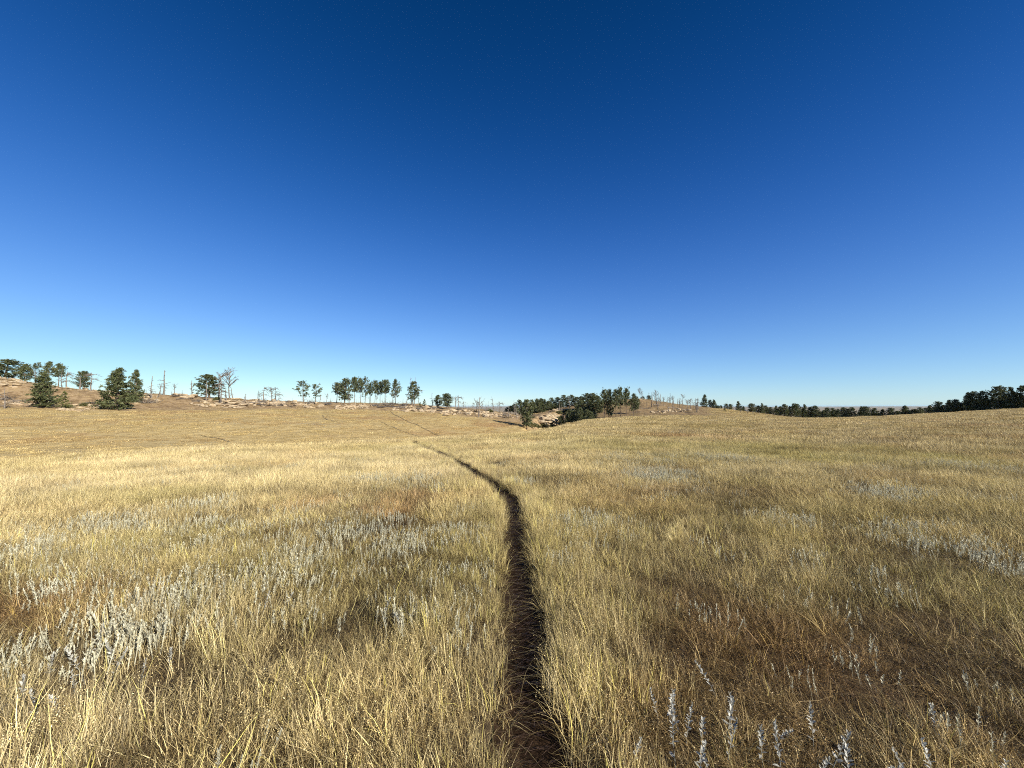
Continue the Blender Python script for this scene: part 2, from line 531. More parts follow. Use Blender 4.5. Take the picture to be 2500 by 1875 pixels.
# animal trails on the slope across the valley
TRAILS = [[(950, 1003), (962, 1012), (980, 1022), (1000, 1031), (1025, 1042), (1050, 1054), (1072, 1064), (1090, 1070)],
          [(784, 1013), (790, 1020), (800, 1025), (815, 1029), (830, 1032)],
          [(895, 1047), (905, 1049), (920, 1050), (936, 1048)],
          [(490, 1063), (520, 1068), (548, 1074), (565, 1080)],
          [(930, 1030), (948, 1039), (975, 1049), (1000, 1059), (1030, 1068)]]
for k, tr in enumerate(TRAILS):
    q = np.array([at_ground(u, v) for u, v in tr])
    tt = np.linspace(0, len(q) - 1, 60)
    q = np.stack([np.interp(tt, np.arange(len(q)), q[:, i]) for i in (0, 1)], 1)
    q = q + (np.stack([fbm(tt * 2, tt * 0 + k, 2, 4), fbm(tt * 2, tt * 0 + k, 2, 6)], 1) - .5) * .9
    strip('trail', q, .10 if k else .15, .07, M['trail'], 1.4, 5, False)

# ------------------------------------------------------------------ grass and sage: what nobody could count
PROTO = {}


def proto(kind, me, mat):
    """an unlinked pattern plant for the scattered stuff"""
    c = PROTO.setdefault(kind, bpy.data.collections.new('pattern_' + kind))
    me.materials.append(mat)
    o = bpy.data.objects.new('%s_%02d' % (kind, len(c.objects)), me)
    c.objects.link(o)


def blade_arrays(g, n, R, h0, h1, w, seg, lean, curl, bc, kink=0.0):
    a = g.uniform(0, 2 * np.pi, n); rr = R * np.sqrt(g.uniform(0, 1, n))
    bx, by = rr * np.cos(a), rr * np.sin(a)
    d = a + g.normal(0, 1.1, n) if R > 0 else g.uniform(0, 2 * np.pi, n)
    h = g.uniform(h0, h1, n)
    ln = np.abs(g.normal(0, lean, n)); cu = np.abs(g.normal(0, curl, n))
    t = np.linspace(0, 1, seg + 1)
    off = h[:, None] * (ln[:, None] * t + cu[:, None] * t ** 2.2)
    z = h[:, None] * (t - .45 * np.minimum(cu, 1.6)[:, None] * t ** 2.6)
    side = d + np.pi / 2
    sw = g.normal(0, kink, (n, seg + 1)) * h[:, None] * t[None]
    X = bx[:, None] + off * np.cos(d)[:, None] + sw * np.cos(side)[:, None]
    Y = by[:, None] + off * np.sin(d)[:, None] + sw * np.sin(side)[:, None]
    wd = g.uniform(.6, 1.35, n)[:, None] * w * (1 - t[None] ** 1.6 * .93) * .5
    f = side + g.normal(0, .7, n)
    wx, wy = wd * np.cos(f)[:, None], wd * np.sin(f)[:, None]
    L = np.stack([X - wx, Y - wy, z], -1); Rr = np.stack([X + wx, Y + wy, z], -1)
    V = np.stack([L, Rr], 2).reshape(n, -1, 3)          # per blade 2*(seg+1)
    k = 2 * (seg + 1)
    F = np.array([[2 * s, 2 * s + 1, 2 * s + 3, 2 * s + 2] for s in range(seg)])
    FF = (np.arange(n)[:, None, None] * k + F[None]).reshape(-1, 4)
    B = np.repeat(np.clip(bc(g, n), 0, 1), k)
    tips = np.stack([X[:, -1], Y[:, -1], z[:, -1]], 1)
    return V.reshape(-1, 3), FF, B, tips, d


def join(parts):
    V = []; F = []; B = []; o = 0
    for v, f, b in parts:
        V.append(v); F.append(f + o); B.append(b); o += len(v)
    return np.concatenate(V), np.concatenate(F), np.concatenate(B)


def seeds(g, tips, dirs, per, L, size, bc):
    """small spikelets strung along the top of a stalk"""
    n = len(tips) * per
    p = np.repeat(tips, per, 0) + g.normal(0, size * .5, (n, 3)); p[:, 2] -= np.tile(np.linspace(0, L, per), len(tips))
    q = g.normal(0, 1, (n, 3)); q[:, 2] = np.abs(q[:, 2]) + .4; q /= np.linalg.norm(q, axis=1)[:, None]
    s = np.cross(q, g.normal(0, 1, (n, 3))); s /= np.linalg.norm(s, axis=1)[:, None] + 1e-9
    q = q * size * g.uniform(.7, 1.5, (n, 1)); s = s * size * .3
    V = np.stack([p - q * .5, p + s, p + q * .6, p - s], 1).reshape(-1, 3)
    F = np.arange(n * 4).reshape(-1, 4)
    return V, F, np.repeat(np.clip(bc(g, n), 0, 1), 4)


straw = lambda g, n: np.where(g.uniform(0, 1, n) < .3, g.uniform(-.05, .22, n), .1 + g.beta(3, 2.2, n) * .75)
golden = lambda g, n: g.normal(.62, .12, n)
greeny = lambda g, n: g.uniform(.84, 1.0, n)
brownish = lambda g, n: g.uniform(0, .4, n)


def tuft(g, kind):
    """one tuft of grass: (verts, quads, blade value)"""
    if kind == 0:        # plain tuft with short growth round its foot
        v, f, b_, tp, d = blade_arrays(g, 44, .09, .08, .24, .0019, 3, .18, .26, straw, .03)
        v2, f2, b2, _, _ = blade_arrays(g, 18, .12, .03, .12, .0025, 2, .6, .9, straw, .06)
        return join([(v, f, b_), (v2, f2, b2), seeds(g, tp[:10], d[:10], 3, .03, .005, straw)])
    if kind == 1:        # broad yellow-green blades
        v, f, b_, tp, d = blade_arrays(g, 8, .05, .13, .28, .0036, 4, .18, .22, greeny, .02)
        v2, f2, b2, _, _ = blade_arrays(g, 16, .09, .08, .2, .0030, 4, .3, .4, straw, .03)
        return join([(v, f, b_), (v2, f2, b2)])
    if kind == 2:        # wispy stalks with seed heads
        v, f, b_, tp, d = blade_arrays(g, 22, .09, .13, .27, .0016, 4, .15, .24, golden, .03)
        return join([(v, f, b_), seeds(g, tp[:14], d[:14], 5, .05, .0055, golden)])
    if kind == 3:        # low curly tangle
        v, f, b_, tp, d = blade_arrays(g, 48, .14, .03, .13, .0026, 3, .8, 1.1, lambda g, n: g.beta(1.8, 2.4, n) * .85, .09)
        return v, f, b_
    v, f, b_, tp, d = blade_arrays(g, 5, .03, .14, .26, .0032, 4, .2, .1, brownish, .03)      # dead forb
    parts = [(v, f, b_)]
    for q in range(5):
        for w in range(6):
            hh = g.uniform(.35, 1)
            v2, f2, b2, t2, d2 = blade_arrays(g, 1, 0, .04, .08, .002, 2, .8, .3, brownish)
            parts.append((v2 + tp[q] * hh, f2, b2))
            parts.append(seeds(g, t2 + tp[q] * hh, d2, 3, .01, .007, straw))
    return join(parts)


def with_lv(q, lv):
    return q[0], q[1], {'bc': q[2], 'lv': lv}


for s in range(14):      # single tufts: 0-4 plain, 5-7 broad, 8-10 wispy, 11-13 low
    g = np.random.default_rng(100 + s)
    q = tuft(g, 0 if s < 5 else 1 if s < 8 else 2 if s < 11 else 3)
    proto('near', new_mesh('tuft', *with_lv(q, np.ones(len(q[0])))), M['grass'])
for s in range(4):       # matted dead thatch and short curled growth
    g = np.random.default_rng(470 + s)
    v, f, b_, tp, d = blade_arrays(g, 420, .42, .03, .11, .0028, 3, .9, 1.0, lambda g, n: g.beta(1.6, 3, n) * .8, .08)
    proto('low', new_mesh('thatch', *with_lv((v, f, b_), .55 + .8 * vnoise(v[:, 0] / .1 + 7 * s, v[:, 1] / .1, s))), M['grass'])
for s in range(16):      # swards of many tufts: 0-9 mixed, 10-12 low and open, 13-15 greener
    g = np.random.default_rng(400 + s)
    parts = []; lv = []
    pr = [.40, .13, .2, .22, .05] if s < 10 else [.12, .04, .06, .72, .06] if s < 13 else [.3, .32, .12, .25, .01]
    for q in range(26 if not 10 <= s < 13 else 22):
        v, f, b_ = tuft(g, g.choice(5, p=pr))
        a = g.uniform(0, 6.283); r = .36 * math.sqrt(g.uniform()); sc = g.uniform(.75, 1.25)
        v = v * sc; tl = g.normal(0, .12, 2)
        v = v + np.stack([v[:, 2] * tl[0], v[:, 2] * tl[1], np.zeros(len(v))], 1)
        parts.append((v + [r * math.cos(a), r * math.sin(a), 0], f, b_)); lv.append(np.full(len(v), g.uniform(.55, 1.3)))
    proto('sward', new_mesh('sward', *with_lv(join(parts), np.concatenate(lv))), M['grass'])
for s in range(6):       # patches for the middle distance
    g = np.random.default_rng(200 + s)
    gl = s == 5
    v, f, b_, tp, d = blade_arrays(g, 580, .62, .08, .25, .0038, 3, .25, .45, (lambda g, n: np.where(g.uniform(0, 1, n) < .4, greeny(g, n), straw(g, n))) if gl else straw, .03)
    v2, f2, b2, tp2, d2 = blade_arrays(g, 130, .62, .15, .29, .003, 3, .2, .35, golden, .03)
    q = join([(v, f, b_), (v2, f2, b2), seeds(g, tp2[:80], d2[:80], 4, .05, .008, golden)])
    lv = .5 + .95 * vnoise(q[0][:, 0] / .13 + 9 * s, q[0][:, 1] / .13, s)
    proto('mid', new_mesh('patch', *with_lv(q, lv)), M['grass'])
for s in range(5):
    g = np.random.default_rng(240 + s)
    v, f, b_, tp, d = blade_arrays(g, 620, 1.1, .07, .30, .0095, 2, .25, .45, straw, .03)
    proto('wide', new_mesh('patch', v, f, {'bc': b_, 'lv': .45 + 1.05 * vnoise(v[:, 0] / .3 + 9 * s, v[:, 1] / .3, s)}), M['grass'])
for s in range(4):
    g = np.random.default_rng(260 + s)
    v, f, b_, tp, d = blade_arrays(g, 520, 2.2, .07, .27, .026, 1, .25, .4, straw, .03)
    proto('broad', new_mesh('patch', v, f, {'bc': b_, 'lv': .4 + 1.1 * vnoise(v[:, 0] / .7 + 9 * s, v[:, 1] / .7, s)}), M['grass'])


def sage_arrays(g, stems, R, h0, h1, leaf, per):
    parts = []
    for q in range(stems):
        a = g.uniform(0, 6.28); r = R * math.sqrt(g.uniform()); base = np.array([r * math.cos(a), r * math.sin(a), 0])
        h = g.uniform(h0, h1); ln = g.normal(0, .12, 2)
        t = np.linspace(0, 1, 4)
        P = base + np.stack([ln[0] * h * t ** 1.5, ln[1] * h * t ** 1.5, h * t], 1)
        w = .0022
        v = np.concatenate([P + [w, 0, 0], P - [w, 0, 0]]); f = np.array([[i, i + 1, 5 + i, 4 + i] for i in range(3)])
        parts.append((v, f, np.full(8, .3)))
        n = per
        tt = g.uniform(.3, 1, n) ** .8
        c = base + np.stack([ln[0] * h * tt ** 1.5, ln[1] * h * tt ** 1.5, h * tt], 1)
        la = g.uniform(0, 6.28, n); up = g.uniform(.2, 1.0, n) + tt * .5
        d = np.stack([np.cos(la) * np.cos(up), np.sin(la) * np.cos(up), np.sin(up)], 1)
        s = np.stack([-np.sin(la), np.cos(la), np.zeros(n)], 1)
        L = leaf * g.uniform(.6, 1.2, n)[:, None] * (1.15 - .45 * tt[:, None]); W = L * .17
        V = np.stack([c, c + d * L * .5 + s * W, c + d * L, c + d * L * .5 - s * W], 1).reshape(-1, 3)
        parts.append((V, np.arange(n * 4).reshape(-1, 4), np.repeat(g.uniform(.2, 1, n), 4)))
    return join(parts)


for s in range(5):
    g = np.random.default_rng(300 + s)
    q = sage_arrays(g, 8, .19, .09, .205, .025, 26)
    proto('sagenear', new_mesh('sage', *with_lv(q, np.ones(len(q[0])))), M['sage'])
for s in range(4):
    g = np.random.default_rng(320 + s)
    q = sage_arrays(g, 34, .6, .08, .19, .034, 12)
    proto('sagefar', new_mesh('sage', *with_lv(q, np.ones(len(q[0])))), M['sage'])


def to_px(x, y, z):
    dz = z - EYE
    zc = y * math.cos(PITCH) + dz * math.sin(PITCH); yc = -y * math.sin(PITCH) + dz * math.cos(PITCH)
    zc = np.maximum(zc, .05)
    return 1250 + FPX * x / zc, 937.5 - FPX * yc / zc


def patches(lst):
    """patches of one plant kind or one tint, each given by where its middle and edges lie on the ground"""
    out = []
    for (u, v, ru, rv, s) in lst:
        cx, cy = at_ground(u, v)
        ax, ay = at_ground(u + ru, v); fx, fy = at_ground(u, v - rv); nx_, ny_ = at_ground(u, v + rv)
        out.append((cx, cy, abs(ax - cx) + .05, max(.3, .5 * (min(fy, cy * 1.8 + 2) - ny_)), s))
    return out


def in_patches(lst, x, y, seed):
    m = np.zeros(len(x))
    wob = (fbm(x / 1.7, y / 1.7, 3, seed) - .5) * 1.3
    wob2 = (fbm(x / .45, y / .45, 2, seed + 50) - .5) * .5
    for cx, cy, rx, ry, s in lst:
        q = np.hypot((x - cx) / rx, (y - cy) / ry) + wob + wob2
        m = np.maximum(m, s * (1 - sstep(.35, 1.3, q)))
    return m


RED = patches([(860, 1232, 190, 24, .9), (765, 1345, 70, 28, .8), (80, 1490, 120, 50, 1), (1700, 1068, 120, 8, .9), (2440, 1040, 110, 12, .9), (230, 1075, 260, 24, .75), (640, 1045, 170, 16, .7),
               (1030, 1015, 45, 4, .7), (2330, 1790, 190, 120, .7), (1830, 1600, 120, 90, .6), (2150, 1530, 220, 60, .5), (1560, 1200, 230, 40, .55), (1880, 1060, 120, 8, .5), (2250, 1680, 150, 70, .5), (520, 1015, 120, 8, .6)])
DARK = patches([(2080, 1640, 330, 150, .9), (1720, 1720, 150, 80, .7), (2440, 1620, 130, 70, .7), (1900, 1210, 260, 22, .5), (1700, 1450, 120, 60, .5), (760, 1640, 120, 40, .12), (1000, 1800, 140, 60, .15), (1800, 1850, 260, 60, .8), (1250, 1130, 120, 10, .3), (2050, 1108, 260, 12, .4)])
OLIVE = patches([(2000, 1110, 350, 25, .8), (1500, 1090, 250, 14, .5), (2350, 1420, 220, 90, .6), (1100, 1400, 160, 90, .35), (780, 1540, 250, 110, .3), (350, 1330, 200, 40, .4), (500, 1600, 150, 120, .2), (1750, 1120, 250, 16, .5), (330, 1215, 250, 18, .45)])
PALE = patches([(300, 1180, 420, 30, .8), (900, 1140, 260, 20, .6), (1900, 1160, 260, 22, .5), (250, 1400, 250, 50, .4), (700, 1120, 500, 14, .6), (1600, 1320, 160, 60, .4)])
SAGE = patches([(80, 1345, 140, 38, .8), (280, 1290, 170, 36, .8), (520, 1240, 160, 30, .7), (250, 1560, 190, 85, .7), (50, 1630, 90, 60, .6), (930, 1176, 100, 15, .8), (1600, 1165, 90, 22, .85), (2150, 1212, 150, 18, .8), (1130, 1265, 60, 50, .7),
                (1420, 1400, 70, 45, .6), (940, 1330, 130, 50, .6), (2330, 1345, 170, 60, .5), (2420, 1150, 110, 30, .6), (1450, 1290, 110, 36, .5), (2000, 1285, 160, 25, .5), (700, 1400, 150, 60, .5), (550, 1033, 45, 5, .9), (780, 1038, 55, 6, .8),
                (1700, 1122, 160, 10, .6), (420, 1430, 130, 60, .6), (500, 1330, 520, 100, .28), (300, 1480, 300, 90, .35), (1150, 1480, 120, 120, .2), (1900, 1275, 80, 20, .5), (2230, 1290, 160, 25, .45), (40, 1460, 90, 30, .7), (1250, 1190, 60, 14, .3), (1410, 1310, 60, 40, .5), (700, 1250, 120, 20, .4)])


def stand(x, y):
    n1 = fbm(x / 6, y / 6, 4, 61); n2 = fbm(x / 2.1, y / 2.1, 3, 63); n3 = fbm(x / .5, y / .5, 2, 65)
    dep, ac, az, r = polar(x, y)
    tint = np.ones((len(x), 3)) * np.array([1.04, 1.0, .90])
    right = sstep(-.1, .75, az)[:, None]

    def to(c, m):
        nonlocal tint
        tint = tint * (1 - m[:, None]) + np.array(c) * m[:, None]
    to((.86, .83, .62), sstep(.5, .72, n1) * .6)
    to((1.12, 1.10, 1.14), sstep(.52, .75, n2) * .6)
    to((.72, .56, .42), sstep(.58, .78, fbm(x / 1.4, y / 1.4, 3, 67)) * .55)
    to((1.2, 1.18, 1.2), in_patches(PALE, x, y, 12) * .7)
    to((.74, .78, .46), in_patches(OLIVE, x, y, 14) * .65)
    red = in_patches(RED, x, y, 16)
    to((.76, .53, .42), red * .75 * sstep(.3, .55, fbm(x / .8, y / .8, 2, 83)))
    dk = in_patches(DARK, x, y, 18)
    across = sstep(0, 7, dep - RID[np.clip(((ac + AZL) / (2 * AZL) * (NA - 1)).astype(int), 0, NA - 1), 2] - 5) * (1 - sstep(.02, .09, ac))
    to((1.2, 1.1, .86), across * (.6 + .5 * (n1 - .5)))
    to((.78, .58, .43), across * sstep(.5, .66, fbm(x / 17, y / 9, 3, 71)) * .55)
    to((.46, .34, .27), dk * .85)  # darker, browner grass tint inside the DARK patches
    tint = tint * (1 - .10 * right) * (np.array([1, .985, .95]) ** right)
    tint = tint * (.62 + .76 * n3[:, None]) * rng.uniform(.78, 1.2, (len(x), 1))
    gap = fbm(x / .7, y / .7, 3, 73)
    hs = (.45 + .75 * n2 + 1.0 * (gap - .5)) * (1 - .4 * dk) * (1 - .3 * across) * (1 - .25 * rocky(x, y))
    sg = np.clip(in_patches(SAGE, x, y, 20), 0, 1)
    return tint, np.clip(hs * .9, .26, 1.2), sg, red, dk


def scatter_ring(n, r0, r1, amax, power=1.0):
    """positions evenly over the ground between two distances, in a wide front sector"""
    r = np.sqrt(rng.uniform(r0 * r0, r1 * r1, n)); a = rng.uniform(-amax, amax, n)
    return r * np.sin(a), r * np.cos(a), r


def gn_scatter(name, kind, x, y, z, rot, scl, var, tint, label=None, **props):
    me = bpy.data.meshes.new(name)
    me.vertices.add(len(x))
    me.vertices.foreach_set('co', np.stack([x, y, z], 1).astype(np.float32).ravel())
    for k, a in (('rot', rot), ('scl', scl), ('tint', tint)):
        at = me.attributes.new(k, 'FLOAT_VECTOR', 'POINT'); at.data.foreach_set('vector', np.asarray(a, np.float32).ravel())
    at = me.attributes.new('var', 'INT', 'POINT'); at.data.foreach_set('value', np.asarray(var, np.int32))
    o = obj(name, me, None, kind='stuff', **props)
    if label:
        o['label'] = label
    ng = bpy.data.node_groups.new(name, 'GeometryNodeTree')
    ng.interface.new_socket('Geometry', in_out='INPUT', socket_type='NodeSocketGeometry')
    ng.interface.new_socket('Geometry', in_out='OUTPUT', socket_type='NodeSocketGeometry')
    gi = ng.nodes.new('NodeGroupInput'); go = ng.nodes.new('NodeGroupOutput')
    ip = ng.nodes.new('GeometryNodeInstanceOnPoints')
    ci = ng.nodes.new('GeometryNodeCollectionInfo')
    ci.inputs['Collection'].default_value = PROTO[kind]
    ci.inputs['Separate Children'].default_value = True; ci.inputs['Reset Children'].default_value = True
    ip.inputs['Pick Instance'].default_value = True
    L = ng.links.new
    L(gi.outputs[0], ip.inputs['Points']); L(ci.outputs[0], ip.inputs['Instance'])
    for nm, ty, sock in (('rot', 'FLOAT_VECTOR', 'Rotation'), ('scl', 'FLOAT_VECTOR', 'Scale'), ('var', 'INT', 'Instance Index')):
        na_ = ng.nodes.new('GeometryNodeInputNamedAttribute'); na_.data_type = ty; na_.inputs['Name'].default_value = nm
        L(na_.outputs['Attribute'], ip.inputs[sock])
    L(ip.outputs[0], go.inputs[0])
    md = o.modifiers.new('scatter', 'NODES'); md.node_group = ng
    return o


def rots(n, tilt):
    return np.stack([rng.normal(0, tilt, n), rng.normal(0, tilt, n), rng.uniform(0, 2 * np.pi, n)], 1)


AM = math.radians(72)
# matted low growth under everything
n = 760
x, y, r = scatter_ring(n, .8, 9.5, AM)
x2, y2, r2 = scatter_ring(50, .0, 2.4, math.pi)
x = np.concatenate([x, x2]); y = np.concatenate([y, y2]); r = np.concatenate([r, r2]); n = len(x)
tint, hs, sg, red, dk = stand(x, y)
k = path_dist(x, y) > .5
gn_scatter('thatch', 'low', x[k], y[k], height(x, y)[k] - .008, rots(n, .04)[k], np.stack([np.ones(n), np.ones(n), rng.uniform(.8, 1.3, n)], 1)[k], rng.integers(0, 4, n)[k], tint[k] * np.array([.48, .45, .43]), 'matted low brown thatch between the grass tufts', category='thatch')  # brown thatch, its tint lowered further to paint deeper shade between tufts
# near swards
n = 900
x, y, r = scatter_ring(n, .9, 9.0, AM)
x2, y2, r2 = scatter_ring(60, .0, 2.6, math.pi)
x = np.concatenate([x, x2]); y = np.concatenate([y, y2]); r = np.concatenate([r, r2]); n = len(x)
tint, hs, sg, red, dk = stand(x, y)
pd = path_dist(x, y)
k = (pd > .46) & (rng.uniform(0, 1, n) < (1 - .15 * dk) * (.7 + .3 * sstep(.36, .56, fbm(x / .9, y / .9, 3, 73)))) & ((r < 6) | (rng.uniform(0, 1, n) < (9.2 - r) / 3.2))
gcl = fbm(x / 1.6, y / 1.6, 3, 91)
var = np.where(rng.uniform(0, 1, n) < np.clip(sstep(.46, .58, gcl) * .8 + .25 * (x < 0), 0, .85), rng.integers(13, 16, n), rng.integers(0, 10, n))
var = np.where((dk > .3) & (rng.uniform(0, 1, n) < .75), rng.integers(10, 13, n), var)
sc = hs * rng.uniform(.85, 1.15, n)
gn_scatter('grass', 'sward', x[k], y[k], height(x, y)[k] - .01, rots(n, .05)[k], np.stack([np.ones(n), np.ones(n), sc], 1)[k], var[k], tint[k], 'dry golden prairie grass in tufts close to the path', category='grass')
# loose tufts between them
n = 1900
x, y, r = scatter_ring(n, .9, 8.0, AM)
tint, hs, sg, red, dk = stand(x, y)
pd = path_dist(x, y)
k = (pd > .2) & (rng.uniform(0, 1, n) < (1 - .2 * dk))
sc = hs * rng.uniform(.7, 1.1, n)
gn_scatter('grass', 'near', x[k], y[k], height(x, y)[k] - .01, rots(n, .14)[k], np.stack([sc, sc, sc], 1)[k], rng.integers(0, 14, n)[k], tint[k], 'single taller tufts of dry grass standing among the sward', category='grass')
# middle distance
n = 4600
x, y, r = scatter_ring(n, 5.8, 24, AM)
tint, hs, sg, red, dk = stand(x, y)
pd = path_dist(x, y)
dens = np.interp(r, [5.8, 8.8, 12, 24], [.15, 1, 1, .75])
k = (pd > .72) & (rng.uniform(0, 1, n) < dens * (1 - .4 * sg) * (1 - .3 * dk))
sc = hs * rng.uniform(.85, 1.15, n)
var = np.where(rng.uniform(0, 1, n) < .15, 5, rng.integers(0, 5, n))
gn_scatter('grass', 'mid', x[k], y[k], height(x, y)[k] - .01, rots(n, .04)[k], np.stack([np.ones(n), np.ones(n), sc], 1)[k], var[k], tint[k], 'dry golden prairie grass along the bending path', category='grass')
# small fill tufts right against the path edges further on
n = 7200
q = (rng.uniform(0, 1, n) ** 1.6 * len(PATHF)).astype(int); side = rng.choice([-1, 1], n, p=[.42, .58])
tg = np.gradient(PATHF, axis=0); tg /= np.linalg.norm(tg, axis=1)[:, None]
off = side * (.195 + .6 * rng.uniform(0, 1, n) ** 1.8)
x = PATHF[q, 0] + tg[q, 1] * off; y = PATHF[q, 1] - tg[q, 0] * off
tint, hs, sg, red, dk = stand(x, y); pd = path_dist(x, y); r = np.hypot(x, y)
k = (pd > np.interp(r, [0, 8, 16, 32], [.19, .2, .215, .23])) & (r > 1.0) & (r < 32)
sc = np.clip(hs, .55, 1.2) * rng.uniform(.85, 1.25, n) * 1.1
gn_scatter('grass', 'near', x[k], y[k], height(x, y)[k] - .01, rots(n, .12)[k], np.stack([sc, sc, sc], 1)[k], rng.integers(0, 14, n)[k], tint[k], 'tall dry grass overhanging both edges of the path', category='grass')
# wide patches over the rest of the brow
n = 11000
x, y, r = scatter_ring(n, 18, 66, AM)
tint, hs, sg, red, dk = stand(x, y)
dens = np.interp(r, [18, 26, 66], [.3, 1, .75])
k = (path_dist(x, y) > 1.2) & (rng.uniform(0, 1, n) < dens * (1 - .45 * sg)) & (rng.uniform(0, 1, n) > rocky(x, y) * .75)
sc = hs * rng.uniform(.85, 1.15, n)
gn_scatter('grass', 'wide', x[k], y[k], height(x, y)[k] - .02, rots(n, .05)[k], np.stack([np.ones(n), np.ones(n), sc], 1)[k], rng.integers(0, 5, n)[k], tint[k], 'golden grass covering the brow of the meadow', category='grass')
# slopes across the valley and the far meadow
n = 30000
x, y, r = scatter_ring(n, 50, 285, math.radians(66))
tint, hs, sg, red, dk = stand(x, y)
dep = polar(x, y)[0]
k = (rng.uniform(0, 1, n) < np.interp(r, [50, 66, 285], [.3, 1, .8])) & (rng.uniform(0, 1, n) > rocky(x, y) * .72) & (dep < 235)
sc = hs * rng.uniform(.85, 1.15, n) * .9
gn_scatter('grass', 'broad', x[k], y[k], height(x, y, False)[k] - .03, rots(n, .04)[k], np.stack([np.ones(n), np.ones(n), sc], 1)[k], rng.integers(0, 4, n)[k], tint[k], 'short golden grass on the slope across the valley', category='grass')
# sage
n = 30000
x, y, r = scatter_ring(n, 1.6, 16, AM)
tint, hs, sg, red, dk = stand(x, y)
clump = fbm(x / .55, y / .55, 2, 95)
k = (rng.uniform(0, 1, n) < (np.minimum(sg * 1.2, .9) * .85 * sstep(.2, .55, clump) + .05 * sstep(.4, .65, fbm(x / 2.5, y / 2.5, 2, 97))) * np.interp(r, [1.6, 4, 16], [.8, 1, .6])) & (path_dist(x, y) > .3)
sc = np.clip(hs, .7, 1.1) * rng.uniform(.8, 1.2, n)
st = np.ones((n, 3)) * rng.uniform(.75, 1.08, (n, 1)) * np.array([1, 1, .97])
gn_scatter('sage', 'sagenear', x[k], y[k], height(x, y)[k], rots(n, .1)[k], np.stack([sc, sc, sc], 1)[k], rng.integers(0, 5, n)[k], st[k], 'silvery white sage growing in drifts through the grass', category='sage')
n = 26000
x, y, r = scatter_ring(n, 13, 130, AM)
tint, hs, sg, red, dk = stand(x, y)
k = (rng.uniform(0, 1, n) < (sg * .9 + .05 * sstep(.45, .65, fbm(x / 6, y / 6, 2, 97))) * np.interp(r, [13, 20, 60, 130], [.3, .6, .9, 1])) & (path_dist(x, y) > .7)
sc = np.clip(hs, .7, 1.1) * rng.uniform(.8, 1.15, n); ws = np.interp(r, [13, 40, 130], [.8, 1.2, 2.2])
st = np.ones((n, 3)) * rng.uniform(.7, 1.0, (n, 1))
gn_scatter('sage', 'sagefar', x[k], y[k], height(x, y)[k], rots(n, .06)[k], np.stack([ws, ws, sc], 1)[k], rng.integers(0, 4, n)[k], st[k], 'distant pale grey sage patches on the meadow', category='sage')
# straw lying on the path
n = 7000
q = (rng.uniform(0, 1, n) ** 1.3 * len(PATHF) * .7).astype(int); off = rng.normal(0, .1, n)
cx = PATHF[q, 0] + tg[q, 1] * off; cy = PATHF[q, 1] - tg[q, 0] * off
cz = height(cx, cy) + rng.uniform(.018, .03, n)
ang = rng.normal(.1, .45, n); L = rng.uniform(.03, .13, n); W = rng.uniform(.0012, .0028, n)
dx, dy = np.cos(ang) * L / 2, np.sin(ang) * L / 2; wx, wy = -np.sin(ang) * W / 2, np.cos(ang) * W / 2
t1 = rng.uniform(-.008, .02, n)
V = np.stack([np.stack([cx - dx - wx, cy - dy - wy, cz], 1), np.stack([cx - dx + wx, cy - dy + wy, cz], 1), np.stack([cx + dx + wx, cy + dy + wy, cz + t1], 1), np.stack([cx + dx - wx, cy + dy - wy, cz + t1], 1)], 1).reshape(-1, 3)
mlit = leafy('straw_litter', [(0, (.05, .03, .02)), (.6, (.13, .085, .055)), (1, (.34, .25, .14))], .1, False)
obj('straw_litter', new_mesh('straw_litter', V, np.arange(4 * n).reshape(-1, 4), {'bc': np.repeat(rng.beta(1.5, 2.5, n), 4)}), mlit, kind='stuff', label='broken straw lying on the dark soil of the path', category='straw')

# ------------------------------------------------------------------ wood, needles, stones
ORD = ['first', 'second', 'third', 'fourth', 'fifth', 'sixth', 'seventh', 'eighth', 'ninth', 'tenth', 'eleventh', 'twelfth', 'thirteenth', 'fourteenth', 'fifteenth', 'sixteenth', 'seventeenth', 'eighteenth', 'nineteenth']
ORD += ['twentieth'] + ['twenty-' + o for o in ORD[:9]] + ['thirtieth'] + ['thirty-' + o for o in ORD[:9]] + ['fortieth'] + ['forty-' + o for o in ORD[:9]] + ['fiftieth']


def tube(P, R, sides=5):
    P = np.array(P, float); n = len(P)
    T = np.gradient(P, axis=0); T /= np.linalg.norm(T, axis=1)[:, None] + 1e-9
    ref = np.array([1.0, 0.1, 0]) if abs(T[0][2]) > .6 else np.array([0, 0, 1.0])
    A = np.cross(T, ref); A /= np.linalg.norm(A, axis=1)[:, None] + 1e-9
    Bv = np.cross(T, A)
    a = np.linspace(0, 2 * np.pi, sides, endpoint=False)
    V = P[:, None] + (A[:, None] * np.cos(a)[None, :, None] + Bv[:, None] * np.sin(a)[None, :, None]) * np.array(R)[:, None, None]
    V = V.reshape(-1, 3)
    F = [[i * sides + j, i * sides + (j + 1) % sides, (i + 1) * sides + (j + 1) % sides, (i + 1) * sides + j] for i in range(n - 1) for j in range(sides)]
    F += [[(n - 1) * sides + 0, (n - 1) * sides + 1, (n - 1) * sides + 2, (n - 1) * sides + 3]]
    return V, np.array(F)


def tubes(lst):
    V = []; F = []; o = 0
    for v, f in lst:
        V.append(v); F.append(f + o); o += len(v)
    return np.concatenate(V), np.concatenate(F)


PINE = {}          # pattern meshes, 10 m tall, crown radius 3 m


